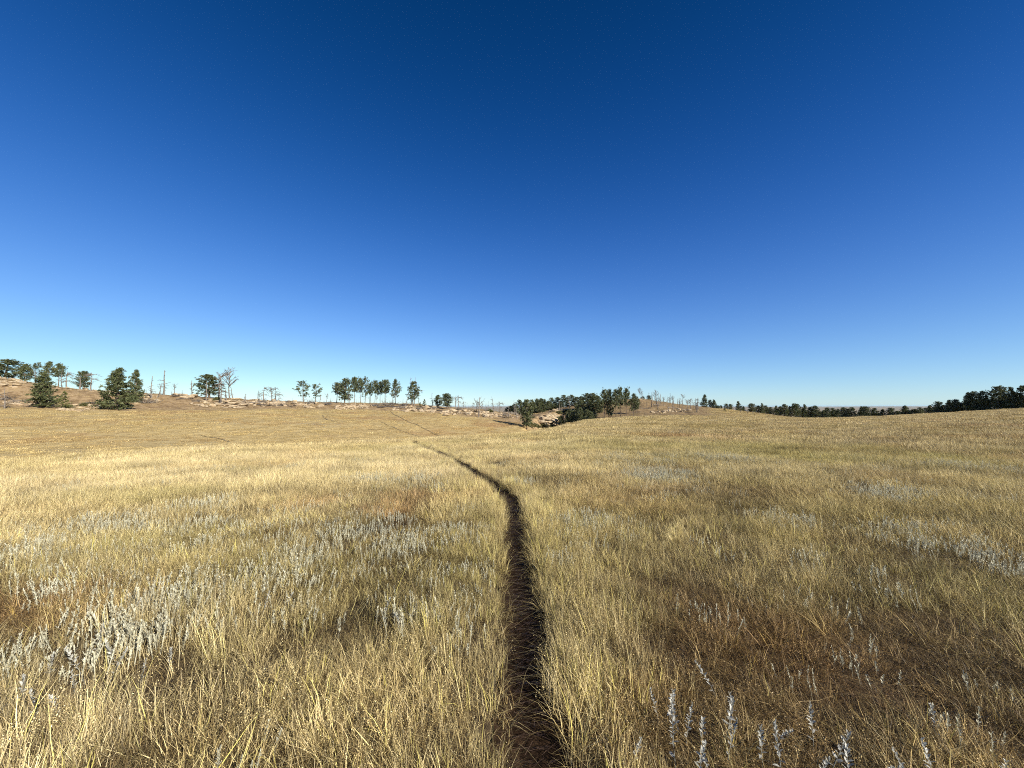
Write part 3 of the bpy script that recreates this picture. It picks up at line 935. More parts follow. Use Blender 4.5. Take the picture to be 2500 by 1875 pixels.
def pine_meshes(kind, seed):
    g = np.random.default_rng(seed)
    cb, nb, nt_ = {'full': (.05, 120, 9), 'round': (.16, 105, 9), 'tall': (.46, 80, 9), 'sparse': (.30, 44, 8), 'young': (.14, 60, 7), 'narrow': (.30, 85, 8)}[kind]
    H = 10.0
    bend = g.normal(0, .25, 2)
    tz = np.linspace(0, 1, 9)
    axis = np.stack([bend[0] * np.sin(tz * 2.2), bend[1] * np.sin(tz * 1.7), H * tz], 1)
    rad = np.interp(tz, [0, .06, .5, 1], [.27, .2, .13, .03]) * (1.3 if kind in ('full', 'round') else 1.0)
    wood = [tube(axis, rad, 7)]
    V = []; B = []

    def ax(t):
        return np.array([np.interp(t, tz, axis[:, k]) for k in range(3)])
    asym = g.uniform(0, 6.28)
    for i in range(nb):
        t = cb + (1 - cb) * ((i + g.uniform()) / nb) ** (1.0 if kind != 'full' else 1.15)
        s = (t - cb) / (1 - cb)
        prof = {'full': (1 - s) ** .72 * min(1, .62 + s * 2.4), 'round': max(.05, math.sin(math.pi * (.16 + .82 * s))) ** .65, 'tall': max(.05, math.sin(math.pi * (.2 + .78 * s))) ** .7,
                'sparse': max(.05, math.sin(math.pi * (.18 + .78 * s))) ** .6, 'young': (1 - s) ** .7, 'narrow': max(.05, math.sin(math.pi * (.3 + .68 * s))) ** .9}[kind]
        a = g.uniform(0, 6.283) if kind != 'sparse' else g.uniform(0, 6.283)
        L = 3.0 * prof * g.uniform(.65, 1.22) * (1 + .18 * math.cos(a - asym))
        up = g.uniform(-.15, .35) + .55 * s
        d = np.array([math.cos(a) * math.cos(up), math.sin(a) * math.cos(up), math.sin(up)])
        b0 = ax(t)
        tt = np.linspace(0, 1, 4)
        P = b0 + d * L * tt[:, None] + np.array([0, 0, 1]) * (L * (.10 * tt ** 2 - .12 * tt))[:, None]
        if i % 2 == 0 or kind == 'sparse':
            wood.append(tube(P, np.linspace(.055, .02, 4), 3))
        n = max(3, int(nt_ * (.35 + .65 * L / 3)))
        q = g.uniform(.28 if kind != 'sparse' else .5, 1.04, n)
        C = b0 + d * L * q[:, None] + np.array([0, 0, 1]) * (L * (.10 * q ** 2 - .12 * q))[:, None] + g.normal(0, .17, (n, 3)) * (1 + .4 * (L > 1.2))
        lb = g.uniform(.15, .85)
        for c in C:
            m_ = 10
            dd = g.normal(0, 1, (m_, 3)) + d * .7 + np.array([0, 0, .55]); dd /= np.linalg.norm(dd, axis=1)[:, None]
            ss = np.cross(dd, g.normal(0, 1, (m_, 3))); ss /= np.linalg.norm(ss, axis=1)[:, None] + 1e-9
            ln = g.uniform(.3, .6, (m_, 1)); w = ln * .3
            V.append(np.stack([c - dd * .1 - ss * w * .5, c + dd * ln * .45 + ss * w - ss * w * .3, c + dd * ln], 1).reshape(-1, 3))
            V[-1][1::3] += 0
            B.append(np.full(m_ * 3, np.clip(lb + g.normal(0, .18), 0, 1)))
    # dead lower limbs
    if kind in ('tall', 'narrow', 'sparse'):
        for i in range(7):
            t = g.uniform(.14, cb + .05); a = g.uniform(0, 6.28); L = g.uniform(.5, 1.6)
            d = np.array([math.cos(a), math.sin(a), g.uniform(-.4, .1)])
            b0 = ax(t); wood.append(tube([b0, b0 + d * L * .5, b0 + d * L + np.array([0, 0, -.15])], [.04, .03, .012], 3))
    V = np.concatenate(V); B = np.concatenate(B)
    wv, wf = tubes(wood)
    tm = new_mesh('trunk', wv, wf, smooth=True); tm.materials.append(M['bark'])
    cm = new_mesh('crown', V, np.arange(len(V)).reshape(-1, 3), {'bc': B}); cm.materials.append(M['needle2'] if kind == 'young' else M['needle'])
    return tm, cm


for kd, nv in (('full', 3), ('round', 4), ('tall', 5), ('sparse', 3), ('young', 2), ('narrow', 3)):
    PINE[kd] = [pine_meshes(kd, 700 + 31 * i + len(kd) * 7) for i in range(nv)]
USED = {}


def gz(x, y):
    return float(height(np.array([x]), np.array([y]), False)[0])


def pine(u, vtop, dep, hw, kind, label, group=None):
    x, y = at_depth(u, dep)
    z = gz(x, y) - .12
    H = max(1.2, z_at(u, vtop, dep) - z)
    R = hw / FPX * dep
    i = USED.get(kind, 0); USED[kind] = i + 1
    tm, cm = PINE[kind][i % len(PINE[kind])]
    t = thing('pine_tree', label, 'pine tree', (x, y, z), rng.uniform(0, 6.28), (R / 3.0, R / 3.0, H / 10.0), group)
    obj('trunk', tm, None, t); obj('crown', cm, None, t)
    return t


G1 = 'living pines on the rocky left ridge'
for row in [
    (8, 880, 130, 32, 'round', 'broad dark pine cut by the left photo edge on the ridge'),
    (60, 891, 131, 15, 'round', 'small dense round-topped pine, second from the left edge on the ridge'),
    (87, 889, 132, 16, 'sparse', 'thin greyish pine between two darker pines on the left ridge'),
    (119, 886, 128, 12, 'tall', 'bare-trunked pine with small high crown, left of a matching pair'),
    (143, 891, 128, 13, 'tall', 'bare-trunked pine with small high crown, right of a matching pair'),
    (104, 912, 98, 35, 'full', 'large cone-shaped dark pine foliaged to the ground on left slope'),
    (155, 957, 97, 16, 'young', 'small yellowish young pine beside the large cone-shaped pine'),
    (204, 908, 128, 16, 'round', 'lone rounded pine between two dead snags on the left skyline'),
    (286, 901, 104, 44, 'full', 'biggest wide-skirted pine with dark drooping lower branches'),
    (334, 905, 118, 22, 'full', 'pointed pine standing just behind the biggest pine'),
    (512, 917, 139, 28, 'round', 'solitary bushy round pine among grey snags and boulders'),
    (742, 933, 156, 17, 'sparse', 'thin see-through pine with forked trunk, left of two'),
    (771, 940, 156, 13, 'sparse', 'thin see-through pine with brownish crown, right of two'),
    (823, 936, 163, 13, 'tall', 'slim pine touching the left side of the dense dark crown'),
    (842, 927, 155, 18, 'round', 'dense dark round-crowned pine at the left end of the row'),
    (866, 924, 166, 11, 'tall', 'tall bare-trunked pine, first right of the dense dark crown'),
    (881, 927, 166, 10, 'tall', 'tall bare-trunked pine, second right of the dense dark crown'),
    (892, 924, 166, 11, 'sparse', 'grey thin-crowned pine with leaning trunk in the skyline row'),
    (905, 937, 167, 8, 'tall', 'shortest dark-crowned pine in the skyline row'),
    (916, 932, 166, 9, 'tall', 'slim pine just left of the gap in the skyline row'),
    (929, 934, 166, 10, 'tall', 'slim grey pine third from the right of the skyline row'),
    (941, 930, 165, 13, 'tall', 'full-crowned pine, second from the right of the skyline row'),
    (966, 928, 164, 12, 'narrow', 'narrow upright pine alone at the right end of the skyline row'),
    (1007, 933, 153, 17, 'narrow', 'tall dark pine with two dead grey tops sticking up'),
    (1026, 982, 152, 5, 'young', 'tiny young pine, smaller of two right of the dead-topped pine'),
    (1036, 975, 152, 7, 'young', 'young pine, larger of two right of the dead-topped pine'),
    (1070, 966, 155, 11, 'round', 'dark rounded pine, left of a close pair by boulders'),
    (1092, 962, 150, 16, 'round', 'dark rounded pine, right of a close pair by boulders'),
    (1286, 979, 113, 19, 'round', 'bushy pine with visible trunk at the mouth of the gully'),
]:
    pine(*row, G1)
# the stand round the gully and on its right bank
STAND = [(1237, 995, 215, 5), (1246, 991, 212, 6), (1256, 987, 210, 7), (1268, 978, 208, 8), (1300, 977, 205, 8), (1312, 974, 205, 7), (1320, 974, 205, 7), (1329, 976, 204, 7), (1348, 972, 200, 8), (1362, 971, 200, 8),
         (1375, 965, 196, 9), (1394, 965, 194, 9), (1405, 970, 192, 8), (1419, 968, 180, 9), (1433, 961, 166, 12), (1446, 962, 160, 12), (1456, 966, 165, 9), (1475, 956, 128, 11), (1488, 954, 130, 10), (1502, 955, 126, 10), (1514, 950, 128, 9), (1528, 951, 130, 9), (1545, 963, 124, 10), (1552, 968, 140, 9)]
for i, (u, v, d, hw) in enumerate(STAND):
    pine(u, v, d, hw * (1.15 if d < 150 else 1.45), 'tall' if i in (17, 19, 20, 21) else 'narrow' if i % 3 else 'round', 'pine in the dense stand behind the gully, %s crown from the left' % ORD[i], 'dense pine stand behind the gully')
for i, (u, v, d, hw) in enumerate([(1392, 1000, 150, 9), (1408, 985, 144, 11), (1422, 980, 138, 12), (1437, 978, 134, 12), (1415, 998, 131, 9), (1448, 990, 136, 10), (1380, 1004, 168, 8), (1332, 990, 188, 9), (1345, 988, 186, 8), (1310, 985, 190, 9), (1430, 1002, 127, 8), (1464, 985, 150, 9), (1340, 982, 196, 9), (1355, 985, 192, 9), (1370, 983, 190, 9), (1386, 980, 186, 9), (1400, 984, 180, 10), (1325, 984, 194, 9), (1296, 988, 196, 9), (1280, 986, 200, 8), (1398, 1008, 136, 8), (1384, 1014, 146, 8), (1370, 1016, 152, 7), (1458, 972, 158, 9), (1440, 1006, 122, 8), (1303, 981, 176, 9), (1317, 979, 180, 9), (1336, 980, 184, 9), (1326, 988, 172, 8), (1350, 990, 182, 9), (1366, 992, 180, 8)]):
    pine(u, v, d, hw * 1.35, 'full' if i % 2 else 'round', 'low green pine filling the dark gully below the stand', 'pines down in the gully')
for i, (u, v, d, hw, k, lb) in enumerate([
    (1568, 968, 202, 6, 'round', 'small dark round pine on the burned hilltop, left of two'), (1584, 966, 202, 7, 'round', 'small dark round pine on the burned hilltop, right of two'),
    (1719, 964, 200, 11, 'full', 'tall pointed pine where the burned hill slopes down'), (1733, 977, 202, 7, 'round', 'dark pine touching the right side of the tall pointed pine'),
    (1742, 976, 200, 9, 'full', 'second dark pine right of the tall pointed pine'), (1750, 990, 196, 6, 'round', 'small low pine at the foot of the burned hill'),
    (1767, 996, 178, 5, 'young', 'small yellow-green pine standing in front on the meadow edge'),
    (1772, 986, 215, 6, 'round', 'small pine, left of a pair behind the meadow edge'), (1782, 987, 215, 6, 'round', 'small pine, right of a pair behind the meadow edge'),
    (1758, 990, 225, 5, 'round', 'tiny distant pine in the gap right of the burned hill'),
    (1801, 980, 208, 10, 'full', 'broad pointed pine standing alone near the pale pole'), (1813, 992, 212, 6, 'full', 'small pine tucked against the broad pointed pine')]):
    pine(u, v, d, hw, k, lb, 'scattered pines beyond the meadow')
ROWA = [(1833, 986, 206, 9), (1848, 991, 208, 7), (1858, 985, 206, 7), (1868, 991, 208, 7), (1879, 995, 210, 7), (1893, 991, 206, 8), (1903, 993, 210, 6), (1914, 988, 204, 8), (1925, 992, 206, 7), (1936, 987, 204, 9), (1945, 988, 205, 9), (1961, 988, 204, 10), (1976, 995, 204, 7), (1988, 992, 202, 10), (2005, 1002, 196, 9), (2015, 997, 200, 8), (2029, 998, 200, 9), (2042, 999, 198, 9), (2056, 996, 190, 9), (2075, 996, 188, 10), (2098, 993, 184, 8), (2110, 994, 184, 11), (2133, 998, 182, 9), (2150, 999, 180, 9), (2170, 997, 178, 9), (2186, 1004, 176, 9), (2207, 991, 172, 14), (2228, 1000, 170, 9), (2241, 996, 168, 9)]
for i, (u, v, d, hw) in enumerate(ROWA):
    pine(u, v, d, hw * 1.15, 'full' if i % 3 == 2 else 'round', 'dark pine in the low tree line beyond the meadow, %s from its left' % ORD[i], 'low pine line beyond the meadow')
ROWB = [(2268, 990, 160, 13), (2286, 982, 157, 12), (2300, 990, 156, 9), (2315, 977, 153, 13), (2330, 977, 152, 12), (2343, 985, 152, 10), (2360, 960, 150, 18), (2377, 958, 149, 15), (2394, 957, 148, 11), (2406, 966, 147, 10), (2430, 946, 145, 22), (2449, 963, 146, 13), (2467, 946, 143, 17), (2482, 962, 144, 12), (2498, 944, 141, 18), (2530, 940, 138, 18), (2560, 945, 136, 18)]
for i, (u, v, d, hw) in enumerate(ROWB):
    lb = 'dark pine in the tall right-hand tree line, %s from its low left end' % ORD[i] if u < 2505 else 'dark pine just past the right photo edge, %s beyond the frame' % ('first' if u < 2550 else 'second')
    pine(u, v, d, hw, 'full' if i % 3 == 0 else 'round', lb, 'tall pine line at the right edge')
for i in range(34):      # deeper rows that close the gaps
    u = 1835 + i * 21 + rng.uniform(-6, 6)
    d = np.interp(u, [1835, 2060, 2280, 2550], [226, 208, 182, 158]) + rng.uniform(0, 8)
    v = np.interp(u, [1835, 1950, 2060, 2200, 2280, 2360, 2550], [998, 998, 1003, 1003, 994, 975, 962]) + rng.uniform(0, 6)
    pine(u, v, d, rng.uniform(8, 11) * (1 if u < 2260 else 1.5), 'round', 'shadowed pine filling the depth of the right tree lines', 'shadowed back rows of the tree lines')

# ---- dead trees
SNAG = {}


def snag_parts(kind, seed):
    g = np.random.default_rng(seed)
    H = 6.0
    lean = {'lean': .2}.get(kind, 0) + g.normal(0, .05)
    t = np.linspace(0, 1, 8)
    P = np.stack([lean * H * t + .12 * np.sin(t * 5 + seed), .1 * np.sin(t * 4 + seed * 2), H * t], 1)
    rb = {'pole': .17, 'branchy': .19, 'feather': .11, 'fork': .18, 'stub': .26, 'lean': .17, 'sprawl': .18, 'thin': .11}[kind]
    rt = .35 if kind in ('stub', 'pole') else .15
    trunk = tube(P, rb * np.interp(t, [0, .1, 1], [1.3, 1, rt]), 6)
    limbs = []
    nb = {'pole': 11, 'branchy': 14, 'feather': 24, 'fork': 11, 'stub': 4, 'lean': 10, 'sprawl': 15, 'thin': 8}[kind]

    def at(q):
        return np.array([np.interp(q, t, P[:, k]) for k in range(3)])
    for i in range(nb):
        if kind == 'feather':
            q = .35 + .63 * i / nb; L = 1.3 * (1.15 - q) / .6 + .15; up = .75
        elif kind == 'branchy':
            q = g.uniform(.35, .98); L = g.uniform(1.0, 2.4); up = g.uniform(-.1, .45)
        elif kind == 'fork':
            q = g.uniform(.45, .9); L = g.uniform(.8, 2.2); up = g.uniform(.5, 1.0)
        elif kind == 'sprawl':
            q = g.uniform(.05, .8); L = g.uniform(1.5, 3.2); up = g.uniform(-.2, .5)
        else:
            q = g.uniform(.25, .97); L = g.uniform(.35, 1.7) * (1.15 - .85 * q); up = g.uniform(-.3, .4) + .7 * q ** 3
        a = g.uniform(0, 6.283) if kind != 'lean' else g.normal(0, .8)
        d = np.array([math.cos(a) * math.cos(up), math.sin(a) * math.cos(up), math.sin(up)])
        droop = {'branchy': -.5, 'sprawl': -.35, 'feather': .1}.get(kind, .05)
        s = np.linspace(0, 1, 5)
        b0 = at(q)
        Q = b0 + d * L * s[:, None] + np.array([0, 0, 1]) * (droop * L * s ** 2.2)[:, None] + g.normal(0, .04, (5, 3)) * s[:, None]
        parts = [tube(Q, np.linspace(rb * .48, .022, 5), 4)]
        for w in range(4 if L > .9 else 2):
            e = g.integers(1, 5); dd = d + g.normal(0, .6, 3); Lw = L * g.uniform(.2, .45)
            parts.append(tube([Q[e], Q[e] + dd * Lw * .5, Q[e] + dd * Lw + np.array([0, 0, droop * Lw * .5])], [.042, .032, .016], 3))
        limbs.append(tubes(parts))
    tm = new_mesh('trunk', *trunk, smooth=True)
    lm = [new_mesh('branch', *l) for l in limbs]
    return tm, lm


for kd in ('pole', 'branchy', 'feather', 'fork', 'stub', 'lean', 'sprawl', 'thin'):
    SNAG[kd] = [snag_parts(kd, 40 + 13 * i + len(kd)) for i in range(3)]


def snag(u, vtop, dep, kind, label, group=None, rot=None, mat='dead'):
    x, y = at_depth(u, dep)
    z = gz(x, y) - .1
    H = max(.8, z_at(u, vtop, dep) - z)
    i = USED.get(kind + mat, 0); USED[kind + mat] = i + 1
    key = (kind, i % 3, mat)
    if key not in SNAG:
        tm, lm = SNAG[kind][i % 3]
        if mat == 'dead':
            SNAG[key] = (tm, lm)
        else:
            SNAG[key] = (tm.copy(), [l.copy() for l in lm])
        for me in [SNAG[key][0]] + SNAG[key][1]:
            me.materials.clear(); me.materials.append(M[mat])
    tm, lm = SNAG[key]
    t = thing('dead_tree', label, 'dead tree', (x, y, z), rng.uniform(0, 6.28) if rot is None else rot, H / 6.0, group)
    tk = obj('trunk', tm, None, t)
    for l in lm:
        obj('branch', l, None, tk)
    return t


G2 = 'grey snags on the rocky left ridge'
for row in [
    (14, 944, 92, 'sprawl', 'collapsed grey dead tree sprawling at the left edge of the slope'),
    (36, 918, 124, 'branchy', 'grey dead tree under the ridge pines near the left edge'),
    (152, 899, 126, 'thin', 'thin bare pole just right of the paired high-crowned pines'),
    (164, 904, 124, 'branchy', 'dead tree with drooping limbs both sides, left of the rounded pine'),
    (195, 918, 122, 'stub', 'short pale broken trunk in front of the lone rounded pine'),
    (224, 909, 123, 'branchy', 'dead tree with long limbs drooping to the right, right of rounded pine'),
    (340, 934, 119, 'thin', 'thin dead stem in front of the pointed pine'),
    (372, 918, 124, 'pole', 'stout grey snag with stubby limbs beside the pointed pine'),
    (385, 938, 125, 'lean', 'leaning grey snag right of the stout one'),
    (400, 904, 132, 'pole', 'tallest straight grey pole on the left skyline'),
    (406, 944, 133, 'thin', 'short thin dead stem at the foot of the tallest pole'),
    (420, 954, 134, 'stub', 'knee-high grey stump between two snags on the skyline'),
    (428, 938, 134, 'fork', 'short forked snag with one arching side limb'),
    (469, 928, 134, 'pole', 'crooked grey snag above the domed sandstone knob'),
    (505, 932, 131, 'pole', 'pale dead trunk in front of the solitary bushy pine'),
    (537, 912, 136, 'fork', 'tall grey snag touching the right side of the bushy pine'),
    (541, 927, 132, 'branchy', 'brown dead tree with limbs reaching right of the bushy pine'),
    (553, 947, 134, 'stub', 'bare pale stub between the bushy pine and the feathery snag'),
    (562, 899, 143, 'feather', 'tall feathery dead tree with fine upswept twigs'),
    (572, 938, 140, 'lean', 'broken snag with a limb bent out to the right'),
    (596, 959, 138, 'lean', 'short leaning stick above the long pale slabs'),
    (631, 963, 150, 'stub', 'tiny stump alone on the bare skyline'),
    (646, 941, 150, 'branchy', 'dead tree with flat spreading limbs, left of the skyline trio'),
    (664, 944, 150, 'fork', 'forked dead tree, middle of the skyline trio'),
    (675, 944, 151, 'branchy', 'dead tree with arching limbs, right of the skyline trio'),
    (683, 955, 150, 'sprawl', 'low bent dead tree at the right foot of the skyline trio'),
    (798, 962, 152, 'fork', 'curved dead tree left of the pine row'),
    (853, 964, 150, 'fork', 'forked dead stem below the dense dark crown'),
    (872, 974, 158, 'stub', 'short stump under the pine row, left of two'),
    (877, 977, 158, 'stub', 'short stump under the pine row, right of two'),
    (935, 970, 158, 'thin', 'thin dead stem among the trunks of the pine row'),
    (990, 960, 150, 'lean', 'leaning forked snag left of the dead-topped pine'),
    (1003, 921, 154, 'thin', 'grey dead top rising from the tall pine, left spike'),
    (1013, 920, 154, 'thin', 'grey dead top rising from the tall pine, right spike'),
    (1055, 959, 157, 'pole', 'double grey trunk left of the close pine pair'),
    (1112, 966, 155, 'pole', 'straight snag just right of the close pine pair'),
    (1120, 964, 156, 'branchy', 'tangled dead tree right of the close pine pair'),
    (1133, 978, 158, 'branchy', 'small dead tree fading into the skyline right of the tangle'),
    (1145, 990, 158, 'stub', 'stump, first in the low skyline row before the forked snag'),
    (1155, 982, 158, 'branchy', 'small branching snag in the low skyline row'),
    (1164, 990, 158, 'stub', 'stump just left of the tall forked snag'),
    (1170, 969, 130, 'fork', 'tall forked snag with dark base on the grass edge'),
    (1177, 980, 158, 'pole', 'thin snag right beside the tall forked snag'),
    (1187, 985, 158, 'stub', 'thick broken snag with a crooked neighbour'),
    (1191, 980, 158, 'lean', 'crooked snag beside the thick broken one'),
    (1207, 968, 159, 'lean', 'slender dead tree leaning left against the sky'),
    (1221, 979, 158, 'branchy', 'Y-shaped dead tree left of the gully pines'),
    (1242, 988, 140, 'thin', 'thin dead stem at the left end of the gully stand'),
    (1255, 977, 160, 'thin', 'bare pole rising above the small pines left of the gully'),
    (1263, 982, 150, 'lean', 'leaning dead stem beside the gully-mouth pine'),
]:
    snag(*row, G2)
for i, (u, v, d, k) in enumerate([(1562, 947, 200, 'feather'), (1583, 957, 200, 'thin'), (1600, 952, 198, 'feather'), (1606, 956, 198, 'pole'), (1610, 967, 198, 'pole'), (1618, 972, 198, 'thin'), (1627, 974, 198, 'pole'), (1634, 970, 198, 'branchy'), (1642, 966, 200, 'feather'), (1653, 973, 198, 'stub'), (1658, 973, 198, 'fork'), (1666, 964, 198, 'fork'), (1684, 975, 188, 'branchy'), (1690, 977, 196, 'pole'), (1702, 971, 200, 'branchy'), (1774, 980, 212, 'thin'), (1788, 985, 205, 'stub')]):
    lb = 'grey snag on the burned hill skyline, %s from the left' % ORD[i] if i < 15 else ('thin dead spike behind the pine pair beyond the meadow' if i == 15 else 'pale limbless pole left of the broad pointed pine')
    snag(u, v, d, k, lb, 'snags on the burned hill')
for i in range(30):
    u = 1555 + 150 * rng.uniform() ** .9; d = rng.uniform(140, 190)
    x, y = at_depth(u, d); zz = gz(x, y)
    vb = to_px(np.array([x]), np.array([y]), np.array([zz]))[1][0]
    snag(u, vb - rng.uniform(13, 27), d, ['pole', 'thin', 'stub', 'fork', 'pole'][i % 5], 'weathered snag standing on the face of the burned hill', 'snags on the burned hill face', mat='dead' if i % 3 else 'char')
for i in range(30):
    u = 330 + 920 * (i + rng.uniform()) / 30; kd_, kz_ = knots(u); d = rng.uniform(kd_[9], kd_[10] + 3)
    x, y = at_depth(u, d); vb = to_px(np.array([x]), np.array([y]), np.array([gz(x, y)]))[1][0]
    snag(u, vb - rng.uniform(10, 30), d, ['thin', 'fork', 'stub', 'pole', 'lean', 'branchy'][i % 6], 'small thin snag in the scatter along the rocky left ridge', 'small snags scattered on the left ridge', mat='dead' if i % 3 else 'char')
for i in range(9):
    u = rng.uniform(1335, 1405); d = rng.uniform(150, 182)
    x, y = at_depth(u, d); vb = to_px(np.array([x]), np.array([y]), np.array([gz(x, y)]))[1][0]
    snag(u, vb - rng.uniform(18, 34), d, 'thin' if i % 2 else 'pole', 'pale dead stem on the shaded gully bank', 'dead stems on the gully bank')

# ---- sandstone outcrops: every block a piece of its outcrop
ROCK = []
import bmesh
for s in range(12):
    g = np.random.default_rng(900 + s)
    bm = bmesh.new(); bmesh.ops.create_icosphere(bm, subdivisions=2, radius=1.0)
    ax_ = g.uniform(.6, 1.0, 3) * np.array([1.25, .95, .62]); off = g.uniform(0, 50, 3)
    pl = g.normal(0, 1, (7, 3)); pl /= np.linalg.norm(pl, axis=1)[:, None]; pd_ = g.uniform(.55, .85, 7)
    for v in bm.verts:
        c = np.array(v.co)
        for n_, d_ in zip(pl, pd_):            # split faces
            e = c @ n_
            if e > d_:
                c = c - n_ * (e - d_)
        c = c * (1 + .16 * (float(vnoise(np.array([c[0] * 2 + off[0]]), np.array([c[1] * 2 + c[2] * 1.7 + off[1]]), s)[0]) - .5))
        v.co = Vector(c * ax_)
    me = bpy.data.meshes.new('rock'); bm.to_mesh(me); bm.free(); me.materials.append(M['rock']); ROCK.append(me)


def outcrop(u, v, ru, rv, n, size, label, tall=0, flat=1.0):
    cx, cy = at_ground(u, v); cz = gz(cx, cy)
    t = thing('rock_outcrop', label, 'rocks', (cx, cy, cz), 0, 1.0, 'sandstone outcrops on the ridges')
    for i in range(int(n * 1.5) if n > 1 else 1):
        a = rng.uniform(0, 6.283); q = math.sqrt(rng.uniform())
        uu, vv = u + ru * q * math.cos(a), v + rv * q * math.sin(a)
        x, y = at_ground(uu, vv)
        if y > 300:
            continue
        s = size * .7 * rng.uniform(.3, 1.0) ** 1.5 / FPX * y
        z = gz(x, y) + s * rng.uniform(-.1, .3)
        o = obj('rock', ROCK[int(rng.integers(0, 12))], None, t)
        o.location = (x - cx, y - cy, z - cz)
        o.rotation_euler = (rng.normal(0, .18), rng.normal(0, .18), rng.uniform(0, 6.28))
        k = 1.6 if i < tall else 1.0
        o.scale = (s * rng.uniform(.9, 1.5), s * rng.uniform(.8, 1.2), s * k * rng.uniform(.7, 1.1) * flat)
        if n > 12 and i % 5 == 0:          # broad ledge
            o.scale = (s * 2.0, s * 1.5, s * 1.0)
            o.rotation_euler = (rng.normal(0, .06), rng.normal(0, .06), rng.normal(0, .4))


for row in [
    (28, 932, 48, 14, 34, 15, 'orange-tan sandstone ledges below the pines at the left edge'),
    (55, 983, 45, 8, 14, 11, 'pale slabs beside the collapsed dead tree on the left'),
    (62, 1002, 3, 1, 1, 10, 'single white stone lying in the grass at the left'),
    (195, 997, 60, 8, 34, 12, 'low pale boulder cluster in grass below the small young pine'),
    (195, 949, 60, 8, 22, 11, 'flat stones along the skyline below the lone rounded pine'),
    (352, 975, 40, 12, 24, 10, 'broken stones right of the biggest pine'),
    (458, 962, 34, 12, 26, 20, 'domed pinkish sandstone knob on the ridge', 3),
    (505, 984, 40, 9, 26, 11, 'boulders strewn below the solitary bushy pine'),
    (572, 985, 46, 12, 46, 15, 'long pale tilted slabs below the feathery snag', 0, .6),
    (668, 985, 60, 9, 44, 11, 'rubble of tan blocks below the skyline trio of snags'),
    (758, 990, 48, 6, 30, 9, 'dark broken stones under the two thin pines'),
    (826, 997, 8, 6, 7, 13, 'tall white boulder under the dense dark pine', 3),
    (855, 994, 34, 7, 26, 10, 'scattered tan blocks below the pine row'),
    (892, 993, 14, 6, 14, 14, 'pale peaked boulders in the middle of the ridge', 4),
    (1000, 999, 44, 7, 32, 10, 'tan rocks round the foot of the dead-topped pine'),
    (1045, 1000, 20, 8, 22, 12, 'bright boulders left of the close pine pair'),
    (1098, 1009, 24, 7, 26, 12, 'white boulders at the feet of the close pine pair'),
    (1145, 1009, 36, 7, 28, 10, 'stones on the grassy bank left of the tall forked snag'),
    (1200, 1010, 32, 9, 38, 12, 'pinkish and white blocks right of the tall forked snag'),
    (1250, 1012, 24, 9, 26, 11, 'tan ledge of blocks left of the gully-mouth pine'),
    (1334, 1030, 20, 13, 60, 15, 'yellow sunlit sandstone cliff at the gully head', 8),
    (1346, 1022, 12, 10, 26, 12, 'broken tan blocks right of the sunlit cliff'),
    (1350, 1000, 26, 3, 16, 10, 'brown rimrock along the top of the shaded gully bank'),
    (1606, 1008, 18, 3, 9, 9, 'few white stones at the foot of the burned hill'),
    (1650, 1003, 30, 4, 18, 8, 'scattered stones among logs on the burned hill'),
    (1568, 975, 16, 2, 8, 8, 'stones on the crown of the burned hill'),
]:
    outcrop(*row)

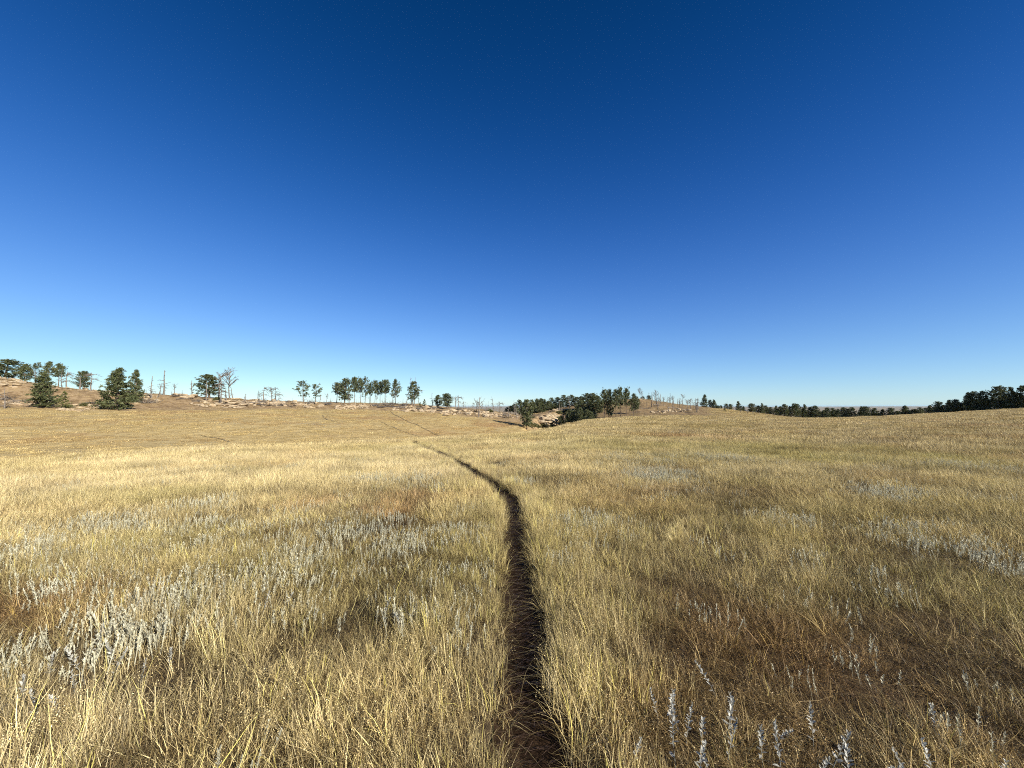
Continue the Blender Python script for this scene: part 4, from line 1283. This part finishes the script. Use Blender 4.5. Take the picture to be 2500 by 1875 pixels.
# ---- fallen logs, brush, shrubs, fence
LOG = []
for s in range(4):
    g = np.random.default_rng(60 + s)
    t = np.linspace(0, 1, 7)
    P = np.stack([t * 6 - 3, .15 * np.sin(t * 5 + s), .14 + .1 * np.sin(t * 3 + s)], 1)
    LOG.append((new_mesh('trunk', *tube(P, np.linspace(.2, .09, 7), 6), smooth=True),
                [new_mesh('branch', *tube([P[i], P[i] + np.array([.2, g.normal(0, .3), .35]), P[i] + np.array([.5, g.normal(0, .5), g.uniform(.4, .9)])], [.06, .04, .015], 4)) for i in (1, 2, 3, 4, 5)]))
for i, (u, v, px, rz, mat, lb) in enumerate([
    (52, 981, 46, .15, 'dead', 'grey log lying across the slabs near the left edge'), (238, 986, 60, .1, 'char', 'dark strip on the ground under the left side of the biggest pine'),  # second one: log mesh laid on a dark patch left of the trunk
    (536, 985, 56, .05, 'char', 'dark log lying level below the solitary bushy pine'), (500, 977, 40, -.6, 'char', 'black curved dead trunk tilted among the boulders'),
    (452, 975, 34, .7, 'char', 'black dead limb propped left of the curved trunk'), (612, 985, 46, .3, 'dead', 'grey log right of the long tilted slabs'), (650, 990, 50, -.1, 'char', 'charred log at the grass edge below the skyline trio'),
    (700, 992, 44, .1, 'char', 'charred log right of the rubble of tan blocks'), (950, 995, 60, -.04, 'char', 'long black strip below the gap in the pine row'), (982, 997, 44, .25, 'char', 'black log heaped left of the dead-topped pine'),  # long black one: log mesh laid along a dark strip
    (1066, 1003, 44, -.45, 'char', 'black log sloping between the boulders of the close pair'), (1225, 1019, 66, -.42, 'char', 'long black strip sloping down toward the gully'), (1680, 1008, 26, -.15, 'char', 'black log on the lower slope of the burned hill'),  # long sloping one: log mesh following a dark strip on the ground
    (1640, 997, 30, .5, 'dead', 'grey log tilted on the burned hill face'), (1610, 990, 34, .3, 'dead', 'grey log high on the burned hill face'), (1575, 998, 30, -.2, 'char', 'dark log below the snags at the left of the burned hill'), (920, 990, 36, .2, 'dead', 'weathered log below the pine row')]):
    x, y = at_ground(u, v)
    sc = px / FPX * y / 6
    t = thing('fallen_log', lb, 'log', (x, y, gz(x, y)), rz, (sc, max(sc, .8), max(sc, .8)), 'fallen burned logs')
    tm, lm = LOG[i % 4]
    key = ('log', i % 4, mat)
    if key not in SNAG:
        a_, b_ = tm.copy(), [l.copy() for l in lm]
        for me in [a_] + b_:
            me.materials.append(M[mat])
        SNAG[key] = (a_, b_)
    tk = obj('trunk', SNAG[key][0], None, t)
    for l in SNAG[key][1]:
        obj('branch', l, None, tk)
BR = []
for s in range(3):
    g = np.random.default_rng(70 + s)
    tw = []
    for i in range(70):
        a = g.uniform(0, 6.28); r = g.uniform(0, 1.2); p = np.array([math.cos(a) * r, math.sin(a) * r * .7, 0]); d = g.normal(0, 1, 3); d[2] = abs(d[2]) * .8 + .15; d /= np.linalg.norm(d)
        L = g.uniform(.5, 1.5); tw.append(tube([p, p + d * L * .5 + [0, 0, .05], p + d * L], [.035, .025, .008], 3))
    me = new_mesh('brush_pile', *tubes(tw)); me.materials.append(M['dead']); BR.append(me)
for i, (u, v, px, lb) in enumerate([(366, 985, 40, 'grey brush heap right of the biggest pine'), (20, 975, 36, 'tangle of dead twigs at the left edge of the slope'), (555, 970, 34, 'dark brush tangle between snags left of the feathery tree'), (918, 992, 30, 'brown brush heap below the pine row'), (705, 982, 18, 'wispy dead bush alone on the ridge'), (1120, 1000, 22, 'brush under the tangled dead tree'), (1185, 1003, 18, 'brush between boulders right of the tall forked snag'),
    (430, 968, 26, 'dark dead brush left of the domed knob'), (480, 982, 30, 'dead brush among boulders below the domed knob'), (640, 984, 34, 'dead brush in the rubble below the skyline trio'), (690, 990, 30, 'dark brush at the right end of the rubble'), (760, 986, 36, 'dead brush under the two thin pines'), (800, 988, 30, 'dead brush at the foot of the curved dead tree'), (950, 990, 44, 'long dark brush heap right of the pine row'), (985, 994, 34, 'dark brush heap left of the dead-topped pine'), (1020, 1000, 30, 'brush right of the dead-topped pine'), (1060, 998, 26, 'brush below the double grey trunk'), (1232, 1016, 34, 'dark brush along the long sloping black strip'), (395, 962, 26, 'brush at the foot of the tallest grey pole'), (590, 972, 26, 'brush above the long tilted slabs'), (160, 945, 22, 'brush on the skyline near the drooping dead tree')]):
    x, y = at_ground(u, v); s = px / FPX * y / 3
    o = obj('brush_pile', BR[i % 3], None, None, label=lb, category='brush', group='heaps of dead brush')
    o.location = (x, y, gz(x, y)); o.scale = (s, s, s * .9); o.rotation_euler = (0, 0, rng.uniform(0, 6))
SH = []
mshr = leafy('shrub_leaf', [(0, (.05, .055, .02)), (.5, (.10, .105, .038)), (1, (.17, .16, .07))], .2, False)
for s in range(3):
    g = np.random.default_rng(80 + s)
    n = 700
    d = g.normal(0, 1, (n, 3)); d[:, 2] = np.abs(d[:, 2]); d /= np.linalg.norm(d, axis=1)[:, None]
    r = g.uniform(.55, 1.05, n) * (1 + .25 * np.sin(d[:, 0] * 5 + s) * np.cos(d[:, 1] * 4))
    c = d * r[:, None] * np.array([1, 1, .8]); q = d + g.normal(0, .7, (n, 3)); q /= np.linalg.norm(q, axis=1)[:, None]
    sd_ = np.cross(q, g.normal(0, 1, (n, 3))); sd_ /= np.linalg.norm(sd_, axis=1)[:, None]
    V = np.stack([c - sd_ * .07, c + sd_ * .07, c + q * .24], 1).reshape(-1, 3)
    cm = new_mesh('foliage', V, np.arange(3 * n).reshape(-1, 3), {'bc': np.repeat(g.uniform(0, 1, n), 3)}); cm.materials.append(mshr)
    sm = new_mesh('stem', *tubes([tube([[0, 0, -.1], d[i] * .5, d[i] * .85], [.05, .035, .015], 4) for i in range(9)])); sm.materials.append(M['bark'])
    SH.append((cm, sm))
for i, (u, v, px, lb) in enumerate([(1298, 1043, 26, 'olive shrub at the foot of the gully-mouth pine'), (1326, 1043, 24, 'dark green shrub below the sunlit cliff'), (1312, 1044, 18, 'small olive shrub between two larger shrubs by the cliff'), (530, 979, 20, 'low green shrub on the slabs below the bushy pine'), (120, 984, 30, 'dark green shrub under the cone-shaped pine'), (168, 996, 18, 'olive shrub at the left of the low boulder cluster'), (205, 992, 20, 'dull green shrub on the low boulder cluster'), (1344, 1042, 16, 'brownish shrub at the right foot of the cliff'), (1196, 1006, 16, 'dark green shrub among the pinkish blocks'),
    (1352, 1034, 18, 'dark shrub low on the shaded gully bank, leftmost'), (1362, 1024, 18, 'dark shrub halfway up the shaded gully bank'), (1374, 1034, 20, 'dark shrub low on the shaded gully bank, under the pale stems'), (1366, 1010, 16, 'brown shrub high on the shaded gully bank, left of two'), (1386, 1012, 16, 'brown shrub high on the shaded gully bank, right of two'), (1388, 1028, 18, 'dark shrub at the right end of the shaded gully bank')]):
    x, y = at_ground(u, v); s = px / FPX * y / 2
    t = thing('shrub', lb, 'shrub', (x, y, gz(x, y) - .05), rng.uniform(0, 6), s, 'shrubs by the rocks')
    obj('foliage', SH[i % 3][0], None, t); obj('stem', SH[i % 3][1], None, t)

m, nt, b = nodes_mat('wire'); b.inputs['Base Color'].default_value = (.2, .19, .18, 1); b.inputs['Metallic'].default_value = .8; b.inputs['Roughness'].default_value = .5; M['wire'] = m
FP = [(1806, 172), (1823, 171), (1835, 170), (1851, 169), (1867, 168), (1888, 167), (1909, 166), (1930, 165), (1952, 164)]
q = [at_depth(u, d) for u, d in FP]; q = [(x, y, gz(x, y)) for x, y in q]
ft = thing('wire_fence', 'thin wire fence with slender posts along the far meadow edge', 'fence', q[0])
for i, p in enumerate(q):
    hgt = 1.9 if i == 1 else 1.35
    me = new_mesh('post', *tube([[0, 0, -.2], [.02, 0, hgt * .5], [0, .01, hgt]], [.11 if i == 1 else .05] * 3, 6)); me.materials.append(M['char'] if i == 1 else M['dead'])
    o = obj('post', me, None, ft); o.location = (p[0] - q[0][0], p[1] - q[0][1], p[2] - q[0][2])
for hgt in (.5, .85, 1.2):
    P = [[p[0] - q[0][0], p[1] - q[0][1], p[2] - q[0][2] + hgt] for p in q]
    me = new_mesh('wire', *tube(P, [.008] * len(P), 4)); me.materials.append(M['wire']); obj('wire', me, None, ft)

# ---- the white sage stems that stand out near the viewer
SG = []
for s in range(6):
    g = np.random.default_rng(500 + s)
    h = .34
    ln = g.normal(0, .09, 2)
    t = np.linspace(0, 1, 6)
    P = np.stack([ln[0] * t ** 1.5, ln[1] * t ** 1.5, h * t], 1)
    st_v, st_f = tube(P, np.linspace(.0032, .0014, 6), 5)
    sm = new_mesh('stem', st_v, st_f, {'bc': np.full(len(st_v), .25)}, smooth=True); sm.materials.append(M['sage_own'])
    leaves = []
    for i in range(26):
        q_ = .3 + .7 * (i / 25) ** .6
        a = i * 2.4 + g.normal(0, .3); up = .35 + .75 * q_ ** 3 + g.normal(0, .15)
        L = (.048 - .016 * q_) * g.uniform(.8, 1.2)
        leaves.append((np.array([np.interp(q_, t, P[:, k]) for k in range(3)]), a, up, L))
    SG.append((sm, leaves))
LEAF = []
for s in range(3):
    w = .16 + .04 * s
    V = np.array([[0, -.02, 0], [0, .02, 0], [.35, w, .05], [.35, -w, .05], [.38, 0, .0], [.75, w * .8, .06], [.75, -w * .8, .06], [.75, 0, .02], [1.05, 0, -.03]])
    F3 = np.array([[0, 1, 4], [1, 2, 4], [0, 4, 3], [5, 8, 7], [7, 8, 6]]); F4 = np.array([[2, 5, 7, 4], [4, 7, 6, 3]])
    me = new_mesh('leaf', V, [F3, F4], {'bc': np.full(9, .45 + .25 * s)}, smooth=True); me.materials.append(M['sage_own']); LEAF.append(me)


def sage_plant(u, v, label, group, i):
    sm, leaves = SG[i % 6]
    H = .185 * rng.uniform(.75, 1.15)
    x, y = at_ground(u, v, H)
    sc = H / .34
    t = thing('sage_plant', label, 'sage plant', (x, y, float(height(np.array([x]), np.array([y]))[0])), rng.uniform(0, 6.28), sc, group)
    t.rotation_euler = (rng.normal(0, .12), rng.normal(0, .12), rng.uniform(0, 6.28))
    st_ = obj('stem', sm, None, t)
    for p, a, up, L in leaves:
        o = obj('leaf', LEAF[int(rng.integers(0, 3))], None, st_)
        o.location = p; o.rotation_euler = (rng.normal(0, .25), -up, a); o.scale = (L, L, L)


RS = sorted([(1858, 1775), (1908, 1790), (1893, 1740), (1983, 1745), (2022, 1780), (1985, 1830), (2070, 1832), (2140, 1815), (2152, 1842), (2222, 1850), (2292, 1738), (2290, 1842), (2440, 1845), (2490, 1715), (1630, 1670), (1608, 1700), (1655, 1715), (1712, 1730), (1672, 1742), (1770, 1695), (1782, 1712), (1545, 1790), (1650, 1776), (1705, 1790), (1772, 1780), (1740, 1840), (1792, 1860), (1750, 1632)])
for i, (u, v) in enumerate(RS):
    sage_plant(u, v, 'white sage stem in the dark grass right of the path, %s from the left' % ORD[i], 'white sage stems right of the path', i)
LS = sorted([(345, 1612), (415, 1572), (270, 1600), (240, 1528), (212, 1580), (190, 1640), (150, 1675), (60, 1640), (20, 1668), (120, 1600), (320, 1470), (290, 1560), (90, 1690), (640, 1450), (700, 1440), (930, 1470), (985, 1500)])
for i, (u, v) in enumerate(LS):
    sage_plant(u, v, 'white sage stem in the golden grass left of the path, %s from the left' % ORD[i], 'white sage stems left of the path', i + 3)

# ------------------------------------------------------------------ the air
_zt = 24.0
hb = np.array([[sx * 34000, sy * 34000, z] for z in (-190, _zt) for sx, sy in ((-1, -1), (1, -1), (1, 1), (-1, 1))])
hf = np.array([[3, 2, 1, 0], [4, 5, 6, 7], [0, 1, 5, 4], [1, 2, 6, 5], [2, 3, 7, 6], [3, 0, 4, 7]])
m = bpy.data.materials.new('haze'); m.use_nodes = True
nt = m.node_tree; nt.nodes.clear()
pv = nt.nodes.new('ShaderNodeVolumePrincipled'); mo = nt.nodes.new('ShaderNodeOutputMaterial')
pv.inputs['Color'].default_value = (.5, .76, 1.0, 1); pv.inputs['Density'].default_value = 1.5e-5; pv.inputs['Anisotropy'].default_value = 0.0
nt.links.new(pv.outputs[0], mo.inputs['Volume'])
obj('haze', new_mesh('haze', hb, hf), m, kind='stuff')
